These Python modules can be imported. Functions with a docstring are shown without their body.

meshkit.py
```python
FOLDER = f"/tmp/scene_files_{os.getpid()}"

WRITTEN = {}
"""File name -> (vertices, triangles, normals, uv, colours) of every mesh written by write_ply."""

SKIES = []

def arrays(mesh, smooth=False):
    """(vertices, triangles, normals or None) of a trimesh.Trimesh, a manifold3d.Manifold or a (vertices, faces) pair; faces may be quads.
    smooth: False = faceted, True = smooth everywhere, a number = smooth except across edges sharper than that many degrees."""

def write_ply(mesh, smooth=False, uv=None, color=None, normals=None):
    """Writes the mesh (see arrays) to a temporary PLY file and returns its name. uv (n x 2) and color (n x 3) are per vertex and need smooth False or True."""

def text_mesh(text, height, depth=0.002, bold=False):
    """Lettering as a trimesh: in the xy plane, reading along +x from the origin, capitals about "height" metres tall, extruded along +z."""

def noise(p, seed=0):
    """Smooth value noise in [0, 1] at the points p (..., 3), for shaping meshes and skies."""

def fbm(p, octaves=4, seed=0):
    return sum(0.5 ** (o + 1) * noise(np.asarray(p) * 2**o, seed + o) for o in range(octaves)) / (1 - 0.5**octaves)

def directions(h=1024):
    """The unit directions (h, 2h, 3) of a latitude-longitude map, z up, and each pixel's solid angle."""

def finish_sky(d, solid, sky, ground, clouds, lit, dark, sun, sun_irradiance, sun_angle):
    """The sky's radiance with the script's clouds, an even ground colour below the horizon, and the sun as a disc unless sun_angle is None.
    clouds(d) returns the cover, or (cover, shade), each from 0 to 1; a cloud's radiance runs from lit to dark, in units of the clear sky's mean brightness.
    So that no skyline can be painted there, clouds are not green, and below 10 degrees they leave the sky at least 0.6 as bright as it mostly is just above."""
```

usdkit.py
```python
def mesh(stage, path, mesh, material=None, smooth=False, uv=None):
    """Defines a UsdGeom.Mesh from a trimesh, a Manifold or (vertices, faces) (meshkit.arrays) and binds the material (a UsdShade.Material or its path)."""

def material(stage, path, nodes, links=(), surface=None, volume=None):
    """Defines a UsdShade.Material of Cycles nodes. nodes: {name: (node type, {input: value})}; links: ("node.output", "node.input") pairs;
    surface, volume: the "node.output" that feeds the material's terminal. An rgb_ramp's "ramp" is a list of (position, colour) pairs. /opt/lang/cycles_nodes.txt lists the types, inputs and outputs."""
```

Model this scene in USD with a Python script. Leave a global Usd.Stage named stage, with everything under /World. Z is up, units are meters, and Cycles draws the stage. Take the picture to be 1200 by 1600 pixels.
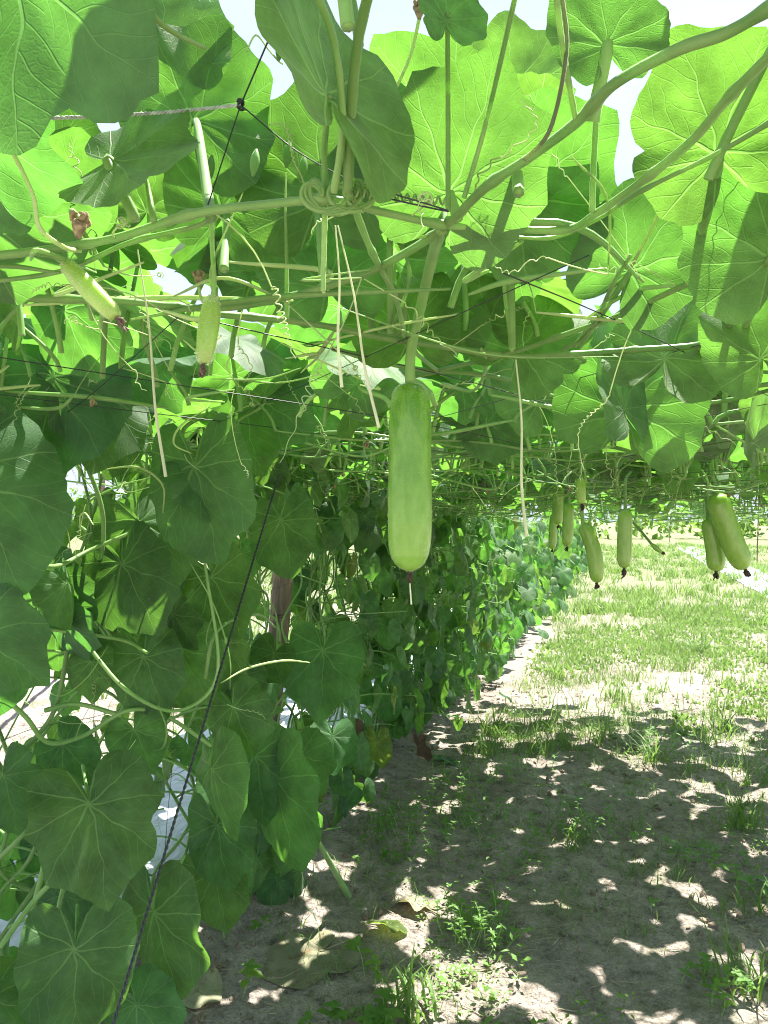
import math, numpy as np, usdkit
from pxr import Usd, UsdGeom, UsdLux, UsdShade, Gf, Sdf, Vt
from meshkit import noise, fbm

stage = Usd.Stage.CreateInMemory()
UsdGeom.SetStageUpAxis(stage, "Z"); UsdGeom.SetStageMetersPerUnit(stage, 1.0)
UsdGeom.Xform.Define(stage, "/World"); UsdGeom.Scope.Define(stage, "/World/Looks")
RNG = np.random.default_rng(7)
PI = math.pi

# ------------------------------------------------------------------ camera, sky, sun
CAM = np.array([0.0, 0.0, 1.5]); YAW, PITCH, FPX = math.radians(18), math.radians(0.6), 1155.0
EXPOSURE = 2.42
SUN_ELEV, SUN_AZ = math.radians(66), math.radians(20)          # azimuth from +y towards +x
cam = UsdGeom.Camera.Define(stage, "/World/camera")
cam.AddTranslateOp().Set(Gf.Vec3d(*CAM)); cam.AddRotateXYZOp().Set(Gf.Vec3f(90 + math.degrees(PITCH), 0, math.degrees(YAW)))
cam.CreateHorizontalApertureAttr(27.0); cam.CreateVerticalApertureAttr(36.0); cam.CreateFocalLengthAttr(27.0 * FPX / 1200)
cam.CreateClippingRangeAttr(Gf.Vec2f(0.03, 5000)); cam.CreateExposureAttr(EXPOSURE)
SUN = np.array([math.sin(SUN_AZ) * math.cos(SUN_ELEV), math.cos(SUN_AZ) * math.cos(SUN_ELEV), math.sin(SUN_ELEV)])
dome = UsdLux.DomeLight.Define(stage, "/World/sky")
dome.GetPrim().SetCustomDataByKey("kind", "structure")
sky_mat = usdkit.material(stage, "/World/Looks/sky", {
    "sky": ("sky_texture", {"sky_type": "single_scattering", "sun_disc": False, "sun_elevation": SUN_ELEV, "sun_rotation": SUN_AZ, "aerosol_density": 2.0}),
    "tc": ("texture_coordinate", {}), "map": ("mapping", {"scale": (1.0, 1.0, 2.2)}),
    "n": ("noise_texture", {"scale": 2.2, "detail": 7, "roughness": 0.55, "distortion": 0.4}),
    "r": ("rgb_ramp", {"ramp": [(0.32, (0.8,) * 3), (0.58, (1.0,) * 3)]}),
    "m": ("mix_color", {"b": (1.42, 1.66, 2.15), "use_clamp": False}),
    "bg": ("background_shader", {"strength": 0.112})},
    [("tc.generated", "map.vector"), ("map.vector", "n.vector"), ("n.fac", "r.fac"), ("r.color", "m.fac"), ("sky.color", "m.a"), ("m.result", "bg.color")], surface="bg.background")
UsdShade.MaterialBindingAPI.Apply(dome.GetPrim()).Bind(sky_mat)
sun = UsdLux.DistantLight.Define(stage, "/World/sun")
sun.CreateIntensityAttr(0.88); sun.CreateAngleAttr(0.53); sun.CreateNormalizeAttr(True); sun.CreateColorAttr(Gf.Vec3f(1.0, 0.96, 0.88))
sun.AddRotateXYZOp().Set(Gf.Vec3f(math.degrees(PI / 2 - SUN_ELEV), 0, math.degrees(PI - SUN_AZ)))
# (rotating +z by 90-elev about x tips it to -y; turning by 180-az about z brings it to the sun's azimuth)

# ------------------------------------------------------------------ pixel helpers: real points in space seen at a pixel of the 1200x1600 photograph
_cp, _sp, _cy, _sy = math.cos(PITCH), math.sin(PITCH), math.cos(YAW), math.sin(YAW)
FWD = np.array([-_sy * _cp, _cy * _cp, _sp]); RIGHT = np.array([_cy, _sy, 0.0]); UP = np.cross(RIGHT, FWD)
def ray(u, v): return FWD + RIGHT * ((u - 600) / FPX) + UP * ((800 - v) / FPX)
def P(u, v, d): return CAM + ray(u, v) * d
def G(u, v, z=0.0):
    r = ray(u, v); return CAM + r * ((z - CAM[2]) / r[2])
def project(p):
    q = np.asarray(p) - CAM; d = q @ FWD
    return 600 + FPX * (q @ RIGHT) / d, 800 - FPX * (q @ UP) / d, d
def znet(x, y): return 1.77 - 0.0475 * (np.clip(y, 0.7, 9) - 1.0) + 0.025 * np.sin(2.1 * x + 1.0) * np.sin(1.7 * y)
def N(u, v, off=0.0):
    r, d = ray(u, v), 1.0
    for _ in range(30):
        p = CAM + r * d; d = np.clip(d + 0.6 * ((znet(p[0], p[1]) + off - CAM[2]) / max(r[2], 1e-3) - d), 0.2, 9)
    return CAM + r * d
def X_at(u, v, x):                                             # point on the plane X = x
    r = ray(u, v); return CAM + r * ((x - CAM[0]) / r[0])

# ------------------------------------------------------------------ scene helpers
_count = {}
def numbered(path):
    k = _count.get(path, 0); _count[path] = k + 1
    return path if k == 0 else f"{path}_{k:03d}"
def tag(prim, label=None, category=None, group=None, kind=None):
    for k, v in (("label", label), ("category", category), ("group", group), ("kind", kind)):
        if v: prim.SetCustomDataByKey(k, v)
    return prim
class Thing:
    def __init__(self, name, label, category, base=(0, 0, 0), group=None, kind=None):
        self.path = numbered("/World/" + name); self.base = np.array(base, float)
        x = UsdGeom.Xform.Define(stage, self.path); x.AddTranslateOp().Set(Gf.Vec3d(*map(float, base)))
        self.prim = tag(x.GetPrim(), label, category, group, kind)
def normals(v, f):
    fn = np.cross(v[f[:, 1]] - v[f[:, 0]], v[f[:, 2]] - v[f[:, 0]]); n = np.zeros_like(v)
    for k in range(3):
        for a in range(3): n[:, a] += np.bincount(f[:, k], fn[:, a], len(v))
    l = np.linalg.norm(n, axis=1, keepdims=True); return np.where(l > 0, n / np.maximum(l, 1e-20), [0, 0, 1.0])
def emit(path, v, f, mat, uv=None, smooth=True):
    path = numbered(path); m = UsdGeom.Mesh.Define(stage, path); v = np.asarray(v, float); f = np.asarray(f, np.int32)
    m.CreatePointsAttr(Vt.Vec3fArray.FromNumpy(v.astype(np.float32)))
    m.CreateFaceVertexCountsAttr(Vt.IntArray.FromNumpy(np.full(len(f), f.shape[1], np.int32)))
    m.CreateFaceVertexIndicesAttr(Vt.IntArray.FromNumpy(f.ravel())); m.CreateSubdivisionSchemeAttr("none")
    if smooth:
        t = f if f.shape[1] == 3 else np.vstack([f[:, :3], f[:, [0, 2, 3]]])
        m.CreateNormalsAttr(Vt.Vec3fArray.FromNumpy(normals(v, t).astype(np.float32))); m.SetNormalsInterpolation("vertex")
    if uv is not None:
        UsdGeom.PrimvarsAPI(m).CreatePrimvar("st", Sdf.ValueTypeNames.TexCoord2fArray, "vertex").Set(Vt.Vec2fArray.FromNumpy(np.asarray(uv, np.float32)))
    UsdShade.MaterialBindingAPI.Apply(m.GetPrim()).Bind(mat)
    return path
def part(thing, name, geo, mat, label=None, parent=None, smooth=True):
    v, f = geo[0], geo[1]; uv = geo[2] if len(geo) > 2 else None
    p = emit((parent or thing.path) + "/" + name, np.asarray(v) - thing.base, f, mat, uv, smooth)
    if label: stage.GetPrimAtPath(p).SetCustomDataByKey("label", label)
    return p
def single(name, geo, mat, label, category, group=None, kind=None, smooth=True):
    p = emit("/World/" + name, geo[0], geo[1], mat, geo[2] if len(geo) > 2 else None, smooth)
    tag(stage.GetPrimAtPath(p), label, category, group, kind); return p
def join(geos):
    vs, fs, us, n = [], [], [], 0
    for g in geos:
        vs.append(np.asarray(g[0])); fs.append(np.asarray(g[1]) + n); n += len(g[0])
        if len(g) > 2: us.append(g[2])
    return (np.vstack(vs), np.vstack(fs), np.vstack(us)) if len(us) == len(geos) else (np.vstack(vs), np.vstack(fs))

def unit(a): a = np.asarray(a, float); return a / max(np.linalg.norm(a), 1e-12)
def tube(pts, rad, sides=6, cap=True, uv=False, ridges=0.0):
    p = np.asarray(pts, float); n = len(p); rad = np.broadcast_to(np.asarray(rad, float), (n,))
    t = np.gradient(p, axis=0); t /= np.maximum(np.linalg.norm(t, axis=1, keepdims=True), 1e-12)
    u = np.cross(t[0], [0.31, 0.2, 0.93]); u = unit(u) if np.linalg.norm(u) > 1e-3 else unit(np.cross(t[0], [1, 0, 0]))
    U = np.empty_like(p)
    for i in range(n):
        u = unit(u - t[i] * (u @ t[i])); U[i] = u
    W = np.cross(t, U); a = np.arange(sides) * 2 * PI / sides
    prof = np.where(np.arange(sides) % 2, 1 - ridges, 1.0)
    v = p[:, None] + rad[:, None, None] * prof[None, :, None] * (np.cos(a)[None, :, None] * U[:, None] + np.sin(a)[None, :, None] * W[:, None])
    v = v.reshape(-1, 3); i, j = np.meshgrid(np.arange(n - 1), np.arange(sides), indexing="ij"); i, j = i.ravel(), j.ravel(); k = (j + 1) % sides
    q = np.stack([i * sides + j, i * sides + k, (i + 1) * sides + k, (i + 1) * sides + j], 1)
    f = np.vstack([q[:, :3], q[:, [0, 2, 3]]])
    st = np.stack([np.tile(a / (2 * PI), n), np.repeat(np.linspace(0, 1, n), sides)], 1)
    if cap:
        m = len(v); v = np.vstack([v, p[0], p[-1]]); st = np.vstack([st, [0, 0], [0, 1]]); j = np.arange(sides); k = (j + 1) % sides
        f = np.vstack([f, np.stack([np.full(sides, m), k, j], 1), np.stack([np.full(sides, m + 1), (n - 1) * sides + j, (n - 1) * sides + k], 1)])
    return (v, f, st) if uv else (v, f)
def spline(pts, n):
    p = np.asarray(pts, float)
    if len(p) == 2: return p[0] + (p[1] - p[0]) * np.linspace(0, 1, n)[:, None]
    q = np.vstack([2 * p[0] - p[1], p, 2 * p[-1] - p[-2]]); s = np.linspace(0, len(p) - 1 - 1e-9, n); i = s.astype(int); t = (s - i)[:, None]
    a, b, c, d = q[i], q[i + 1], q[i + 2], q[i + 3]
    return 0.5 * (2 * b + (c - a) * t + (2 * a - 5 * b + 4 * c - d) * t**2 + (3 * b - a - 3 * c + d) * t**3)
def bez(a, b, c, d, n):
    t = np.linspace(0, 1, n)[:, None]; return (1 - t)**3 * a + 3 * (1 - t)**2 * t * b + 3 * (1 - t) * t**2 * c + t**3 * d
def smoothed(n, k):
    w = np.hanning(k + 2)[1:-1]; return np.apply_along_axis(lambda c: np.convolve(np.pad(c, k // 2, mode="edge"), w / w.sum(), "valid")[: len(c)], 0, n)

# ------------------------------------------------------------------ materials
LOOK = "/World/Looks/"
def leaf_material(name, top, under, vein, trans, dead=0.0, spots=0.0, rough=0.55):
    n = {
        "uv": ("uvmap", {"attribute": "st"}), "oi": ("object_info", {}), "geo": ("geometry", {}),
        "wn": ("noise_texture", {"scale": 2.6, "detail": 1}), "wo": ("vector_math", {"math_type": "subtract", "vector2": (0.5, 0.5, 0.5)}),
        "ws": ("vector_math", {"math_type": "scale", "scale": 0.16}), "wa": ("vector_math", {"math_type": "add"}),
        "xyz": ("separate_xyz", {}), "len": ("vector_math", {"math_type": "length"}),
        "th": ("math", {"math_type": "arctan2"}), "t": ("math", {"math_type": "divide", "value2": math.radians(40)}),
        "rd": ("math", {"math_type": "round"}), "fr": ("math", {"math_type": "subtract"}), "ab": ("math", {"math_type": "absolute"}),
        "de": ("math", {"math_type": "multiply", "value2": math.radians(40)}), "sn": ("math", {"math_type": "sine"}), "cs": ("math", {"math_type": "cosine"}),
        "p": ("math", {"math_type": "multiply"}), "c": ("math", {"math_type": "multiply"}),
        "w0": ("map_range", {"from_min": 0.0, "from_max": 1.0, "to_min": 0.017, "to_max": 0.0025, "clamp": True}),
        "mv": ("math", {"math_type": "divide"}), "m1": ("map_range", {"range_type": "smoothstep", "from_min": 0.35, "from_max": 1.0, "to_min": 1.0, "to_max": 0.0, "clamp": True}),
        "sg": ("math", {"math_type": "greater_than", "value2": 0.0}), "sh": ("math", {"math_type": "multiply", "value2": 0.5}),
        "q0": ("math", {"math_type": "multiply", "value2": 1.25}), "q1": ("math", {"math_type": "subtract"}), "q2": ("math", {"math_type": "divide", "value2": 0.155}), "q3": ("math", {"math_type": "add"}),
        "qr": ("math", {"math_type": "round"}), "qf": ("math", {"math_type": "subtract"}), "qa": ("math", {"math_type": "absolute"}),
        "m2": ("map_range", {"range_type": "smoothstep", "from_min": 0.012, "from_max": 0.06, "to_min": 0.5, "to_max": 0.0, "clamp": True}),
        "vo": ("voronoi_texture", {"feature": "distance_to_edge", "scale": 17.0}), "m3": ("map_range", {"range_type": "smoothstep", "from_min": 0.0, "from_max": 0.1, "to_min": 0.09, "to_max": 0.0, "clamp": True}),
        "mx": ("math", {"math_type": "maximum"}), "my": ("math", {"math_type": "maximum"}),
        "big": ("noise_texture", {"scale": 2.4, "detail": 4, "roughness": 0.6}), "off": ("combine_xyz", {}), "ofs": ("math", {"math_type": "multiply", "value2": 37.0}), "uo": ("vector_math", {"math_type": "add"}),
        "br": ("map_range", {"from_min": 0.3, "from_max": 0.7, "to_min": 0.66, "to_max": 1.28}),
        "ov": ("map_range", {"from_min": 0.0, "from_max": 1.0, "to_min": 0.7, "to_max": 1.3}), "vv": ("math", {"math_type": "multiply"}),
        "hu": ("map_range", {"from_min": 0.0, "from_max": 1.0, "to_min": 0.488, "to_max": 0.509}),
        "side": ("mix_color", {"a": top, "b": under}), "hs": ("hsv", {"saturation": 1.0}),
        "vn": ("mix_color", {"b": vein}), "vm": ("math", {"math_type": "multiply", "value2": 0.44}),
        "tv": ("mix_color", {"a": trans, "b": tuple(min(1, x * 1.3 + 0.06) for x in trans)}), "th2": ("hsv", {}),
        "hh": ("math", {"math_type": "subtract"}), "fn": ("noise_texture", {"scale": 60.0, "detail": 2}), "fh": ("math", {"math_type": "multiply", "value2": 0.35}),
        "bp": ("bump", {"strength": 0.55, "distance": 0.0022}),
        "pr": ("principled_bsdf", {"roughness": rough, "specular_ior_level": 0.35, "sheen_weight": 0.12, "sheen_roughness": 0.4}),
        "tr": ("translucent_bsdf", {}), "mix": ("mix_closure", {"fac": 0.46 if not dead else 0.25})}
    l = [("uv.UV", "wn.vector"), ("wn.color", "wo.vector1"), ("wo.vector", "ws.vector1"), ("uv.UV", "wa.vector1"), ("ws.vector", "wa.vector2"), ("wa.vector", "xyz.vector"), ("wa.vector", "len.vector1"),
         ("xyz.y", "th.value1"), ("xyz.x", "th.value2"), ("th.value", "t.value1"), ("t.value", "rd.value1"), ("t.value", "fr.value1"), ("rd.value", "fr.value2"), ("fr.value", "ab.value1"), ("ab.value", "de.value1"),
         ("de.value", "sn.value1"), ("de.value", "cs.value1"), ("sn.value", "p.value1"), ("len.value", "p.value2"), ("cs.value", "c.value1"), ("len.value", "c.value2"),
         ("len.value", "w0.value"), ("p.value", "mv.value1"), ("w0.result", "mv.value2"), ("mv.value", "m1.value"),
         ("fr.value", "sg.value1"), ("sg.value", "sh.value1"), ("p.value", "q0.value1"), ("c.value", "q1.value1"), ("q0.value", "q1.value2"), ("q1.value", "q2.value1"), ("q2.value", "q3.value1"), ("sh.value", "q3.value2"),
         ("q3.value", "qr.value1"), ("q3.value", "qf.value1"), ("qr.value", "qf.value2"), ("qf.value", "qa.value1"), ("qa.value", "m2.value"),
         ("uv.UV", "vo.vector"), ("vo.distance", "m3.value"), ("m1.result", "mx.value1"), ("m2.result", "mx.value2"), ("mx.value", "my.value1"), ("m3.result", "my.value2"),
         ("oi.random", "ofs.value1"), ("ofs.value", "off.x"), ("ofs.value", "off.y"), ("uv.UV", "uo.vector1"), ("off.vector", "uo.vector2"), ("uo.vector", "big.vector"), ("big.fac", "br.value"),
         ("oi.random", "ov.value"), ("ov.result", "vv.value1"), ("br.result", "vv.value2"), ("oi.random", "hu.value"),
         ("geo.backfacing", "side.fac"), ("side.result", "hs.color"), ("vv.value", "hs.value"), ("hu.result", "hs.hue"), ("my.value", "vm.value1"), ("hs.color", "vn.a"), ("vm.value", "vn.fac"),
         ("my.value", "tv.fac"), ("tv.result", "th2.color"), ("br.result", "th2.value"), ("hu.result", "th2.hue"),
         ("fn.fac", "fh.value1"), ("uv.UV", "fn.vector"), ("fh.value", "hh.value1"), ("my.value", "hh.value2"), ("hh.value", "bp.height"), ("bp.normal", "pr.normal"), ("bp.normal", "tr.normal"),
         ("pr.BSDF", "mix.closure1"), ("tr.BSDF", "mix.closure2")]
    base, tra = "vn.result", "th2.color"
    if spots:
        yb = (0.42, 0.36, 0.05) if not dead else (0.2, 0.14, 0.07)
        n |= {"sp": ("noise_texture", {"scale": 4.0, "detail": 6, "roughness": 0.7}), "sr": ("map_range", {"range_type": "smoothstep", "from_min": 0.62 - spots, "from_max": 0.72 - spots, "clamp": True}),
              "s1": ("mix_color", {"b": yb}), "s2": ("mix_color", {"b": yb})}
        l += [("uo.vector", "sp.vector"), ("sp.fac", "sr.value"), ("sr.result", "s1.fac"), ("sr.result", "s2.fac"), (base, "s1.a"), (tra, "s2.a")]
        base, tra = "s1.result", "s2.result"
    l += [(base, "pr.base_color"), (tra, "tr.color")]
    return usdkit.material(stage, LOOK + name, n, l, surface="mix.closure")
TRANS = (0.155, 0.385, 0.036)
M_LEAF = leaf_material("leaf_green", (0.060, 0.142, 0.055), (0.115, 0.205, 0.08), (0.23, 0.36, 0.13), TRANS, spots=-0.04)
M_LEAFY = leaf_material("leaf_fresh", (0.076, 0.172, 0.05), (0.125, 0.225, 0.075), (0.27, 0.40, 0.14), (0.155, 0.41, 0.04))
M_LEAFD = leaf_material("leaf_dark", (0.044, 0.110, 0.045), (0.095, 0.175, 0.075), (0.18, 0.29, 0.11), (0.12, 0.33, 0.032))
M_YEL = leaf_material("leaf_yellowing", (0.095, 0.16, 0.035), (0.13, 0.19, 0.05), (0.25, 0.32, 0.12), (0.22, 0.36, 0.04), spots=0.05)
M_DEAD = leaf_material("leaf_withered", (0.27, 0.27, 0.17), (0.25, 0.25, 0.16), (0.34, 0.34, 0.23), (0.3, 0.28, 0.1), dead=1, spots=0.08, rough=0.85)
M_BROWN = leaf_material("leaf_brown", (0.13, 0.088, 0.06), (0.14, 0.10, 0.07), (0.18, 0.14, 0.1), (0.12, 0.08, 0.04), dead=1, rough=0.9)

def stem_material(name, a, b, rough=0.5, streak=True):
    return usdkit.material(stage, LOOK + name, {
        "tc": ("texture_coordinate", {}), "n": ("noise_texture", {"scale": 18.0, "detail": 4}), "oi": ("object_info", {}),
        "r": ("rgb_ramp", {"ramp": [(0.3, a), (0.7, b)]}), "ov": ("map_range", {"to_min": 0.75, "to_max": 1.25}), "h": ("hsv", {}),
        "n2": ("noise_texture", {"scale": 700.0, "detail": 1}), "bp": ("bump", {"strength": 0.3, "distance": 0.0008}),
        "p": ("principled_bsdf", {"roughness": rough, "specular_ior_level": 0.35, "sheen_weight": 0.15, "sheen_roughness": 0.35, "subsurface_weight": 0.1, "subsurface_scale": 0.003, "subsurface_radius": (0.5, 1.0, 0.2)})},
        [("tc.object", "n.vector"), ("n.fac", "r.fac"), ("r.color", "h.color"), ("oi.random", "ov.value"), ("ov.result", "h.value"), ("h.color", "p.base_color"), ("tc.object", "n2.vector"), ("n2.fac", "bp.height"), ("bp.normal", "p.normal")], surface="p.BSDF")
M_STEM = stem_material("vine_stem", (0.115, 0.235, 0.055), (0.20, 0.33, 0.10))
M_PET = stem_material("petiole", (0.13, 0.26, 0.06), (0.205, 0.36, 0.10))
M_TEN = stem_material("tendril", (0.24, 0.36, 0.10), (0.38, 0.50, 0.20))
M_PALE = stem_material("pale_tendril", (0.46, 0.50, 0.28), (0.60, 0.62, 0.40), rough=0.7)
M_DARKSTEM = stem_material("dry_stem", (0.05, 0.06, 0.03), (0.12, 0.12, 0.06), rough=0.8)

def gourd_material(name, top, low, pale):
    return usdkit.material(stage, LOOK + name, {
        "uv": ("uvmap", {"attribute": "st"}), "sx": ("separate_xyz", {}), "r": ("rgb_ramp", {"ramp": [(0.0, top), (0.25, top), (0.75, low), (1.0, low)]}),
        "tc": ("texture_coordinate", {}), "mp": ("mapping", {"scale": (48, 48, 16)}), "n": ("noise_texture", {"scale": 1.0, "detail": 7, "roughness": 0.68}), "nr": ("map_range", {"from_min": 0.38, "from_max": 0.68, "to_min": 0, "to_max": 0.8, "clamp": True}),
        "m": ("mix_color", {"b": pale}), "vo": ("voronoi_texture", {"scale": 320.0}), "vr": ("map_range", {"from_min": 0.05, "from_max": 0.28, "to_min": 0.3, "to_max": 0.0, "clamp": True}), "m2": ("mix_color", {"b": tuple(min(1, x * 1.6) for x in pale)}),
        "n2": ("noise_texture", {"scale": 45.0, "detail": 3}), "bp": ("bump", {"strength": 0.22, "distance": 0.0012}), "rr": ("map_range", {"to_min": 0.2, "to_max": 0.4}),
        "p": ("principled_bsdf", {"coat_weight": 0.35, "coat_roughness": 0.16, "specular_ior_level": 0.5, "sheen_weight": 0.02, "sheen_roughness": 0.3, "subsurface_weight": 0.2, "subsurface_scale": 0.01, "subsurface_radius": (0.6, 1.0, 0.2)})},
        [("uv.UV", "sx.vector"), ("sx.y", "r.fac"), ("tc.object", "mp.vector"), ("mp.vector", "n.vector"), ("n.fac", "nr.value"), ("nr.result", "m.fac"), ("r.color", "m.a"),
         ("tc.object", "vo.vector"), ("vo.distance", "vr.value"), ("vr.result", "m2.fac"), ("m.result", "m2.a"), ("m2.result", "p.base_color"), ("tc.object", "n2.vector"), ("n2.fac", "bp.height"), ("bp.normal", "p.normal"), ("n2.fac", "rr.value"), ("rr.result", "p.roughness")], surface="p.BSDF")
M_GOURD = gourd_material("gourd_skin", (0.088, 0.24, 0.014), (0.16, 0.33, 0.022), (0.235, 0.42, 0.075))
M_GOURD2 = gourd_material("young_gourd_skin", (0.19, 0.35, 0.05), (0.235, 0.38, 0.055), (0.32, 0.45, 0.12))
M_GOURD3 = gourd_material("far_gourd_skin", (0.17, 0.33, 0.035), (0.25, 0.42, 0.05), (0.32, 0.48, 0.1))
def plain(name, col, rough=0.8, spec=0.3, metallic=0.0, var=0.3, scale=20.0, bump=0.0):
    c2 = tuple(x * (1 - var) for x in col); c1 = tuple(min(1, x * (1 + var)) for x in col)
    return usdkit.material(stage, LOOK + name, {"tc": ("texture_coordinate", {}), "n": ("noise_texture", {"scale": scale, "detail": 5}), "r": ("rgb_ramp", {"ramp": [(0.3, c2), (0.7, c1)]}), "bp": ("bump", {"strength": 0.4, "distance": max(bump, 1e-4)}),
        "p": ("principled_bsdf", {"roughness": rough, "specular_ior_level": spec, "metallic": metallic})}, [("tc.object", "n.vector"), ("n.fac", "r.fac"), ("r.color", "p.base_color"), ("n.fac", "bp.height"), ("bp.normal", "p.normal")], surface="p.BSDF")
M_BLOSSOM = plain("dried_blossom", (0.065, 0.045, 0.035), 0.9, scale=300, bump=0.002)
M_BLOSSOM_PINK = plain("dried_blossom_pink", (0.13, 0.10, 0.07), 0.9, scale=250, bump=0.002, var=0.6)
M_BUD = plain("withered_flower", (0.27, 0.21, 0.12), 0.9, scale=200, var=0.5, bump=0.001)
M_WIRE = plain("net_wire", (0.02, 0.022, 0.024), 0.45, 0.5)
M_ROPE = plain("black_cord", (0.018, 0.02, 0.022), 0.35, 0.6)
M_STRING = plain("white_string", (0.5, 0.54, 0.5), 0.7, var=0.35, scale=120)
M_HAIR = plain("fuzz", (0.75, 0.8, 0.62), 0.6)
M_WOOD = usdkit.material(stage, LOOK + "weathered_wood", {"tc": ("texture_coordinate", {}), "mp": ("mapping", {"scale": (40, 40, 2.2)}), "n": ("noise_texture", {"scale": 1.0, "detail": 7, "roughness": 0.65, "distortion": 0.3}),
    "r": ("rgb_ramp", {"ramp": [(0.25, (0.05, 0.035, 0.028)), (0.5, (0.15, 0.11, 0.08)), (0.75, (0.26, 0.2, 0.15))]}), "bp": ("bump", {"strength": 0.7, "distance": 0.006}), "p": ("principled_bsdf", {"roughness": 0.85})},
    [("tc.object", "mp.vector"), ("mp.vector", "n.vector"), ("n.fac", "r.fac"), ("r.color", "p.base_color"), ("n.fac", "bp.height"), ("bp.normal", "p.normal")], surface="p.BSDF")
M_SOIL = usdkit.material(stage, LOOK + "soil", {
    "g": ("geometry", {}), "n1": ("noise_texture", {"scale": 1.1, "detail": 6, "roughness": 0.6}), "n2": ("noise_texture", {"scale": 14.0, "detail": 8, "roughness": 0.68}), "n3": ("noise_texture", {"scale": 150.0, "detail": 4, "roughness": 0.6}),
    "r1": ("rgb_ramp", {"ramp": [(0.3, (0.29, 0.245, 0.205)), (0.5, (0.415, 0.355, 0.305)), (0.72, (0.53, 0.465, 0.41))]}), "r2": ("rgb_ramp", {"ramp": [(0.3, (0.28,) * 3), (0.42, (0.72,) * 3), (0.55, (0.98,) * 3), (0.75, (1.2,) * 3)]}), "r3": ("rgb_ramp", {"ramp": [(0.3, (0.65,) * 3), (0.7, (1.2,) * 3)]}),
    "a": ("mix_color", {"blend_type": "multiply", "fac": 1.0, "use_clamp": False}), "b": ("mix_color", {"blend_type": "multiply", "fac": 1.0, "use_clamp": False}),
    "gs": ("separate_xyz", {}), "fy": ("map_range", {"from_min": 7.0, "from_max": 22.0, "to_min": 0.0, "to_max": 0.75, "clamp": True}), "fa": ("math", {"math_type": "maximum"}), "nm": ("noise_texture", {"scale": 2.3, "detail": 5}), "mr": ("map_range", {"from_min": 0.56, "from_max": 0.72, "to_max": 0.5, "clamp": True}), "moss": ("mix_color", {"b": (0.14, 0.18, 0.06)}),
    "h": ("math", {"math_type": "multiply_add", "value2": 0.35}), "vo": ("voronoi_texture", {"scale": 46.0}), "h2": ("math", {"math_type": "multiply_add", "value2": -0.5}), "bp": ("bump", {"strength": 1.0, "distance": 0.035}),
    "p": ("principled_bsdf", {"roughness": 0.92, "specular_ior_level": 0.2})},
    [("g.position", x + ".vector") for x in ("n1", "n2", "n3", "nm", "vo")] + [("n1.fac", "r1.fac"), ("n2.fac", "r2.fac"), ("n3.fac", "r3.fac"), ("r1.color", "a.a"), ("r2.color", "a.b"), ("a.result", "b.a"), ("r3.color", "b.b"),
     ("nm.fac", "mr.value"), ("g.position", "gs.vector"), ("gs.y", "fy.value"), ("fy.result", "fa.value1"), ("mr.result", "fa.value2"), ("fa.value", "moss.fac"), ("b.result", "moss.a"), ("moss.result", "p.base_color"), ("n3.fac", "h.value1"), ("n2.fac", "h.value3"), ("vo.distance", "h2.value1"), ("h.value", "h2.value3"), ("h2.value", "bp.height"), ("bp.normal", "p.normal")], surface="p.BSDF")
M_CLOD = plain("soil_clod", (0.2, 0.16, 0.12), 0.95, 0.15, var=0.35, scale=40, bump=0.004)
M_STRAW = plain("straw", (0.33, 0.28, 0.19), 0.9, var=0.4, scale=8)
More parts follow.
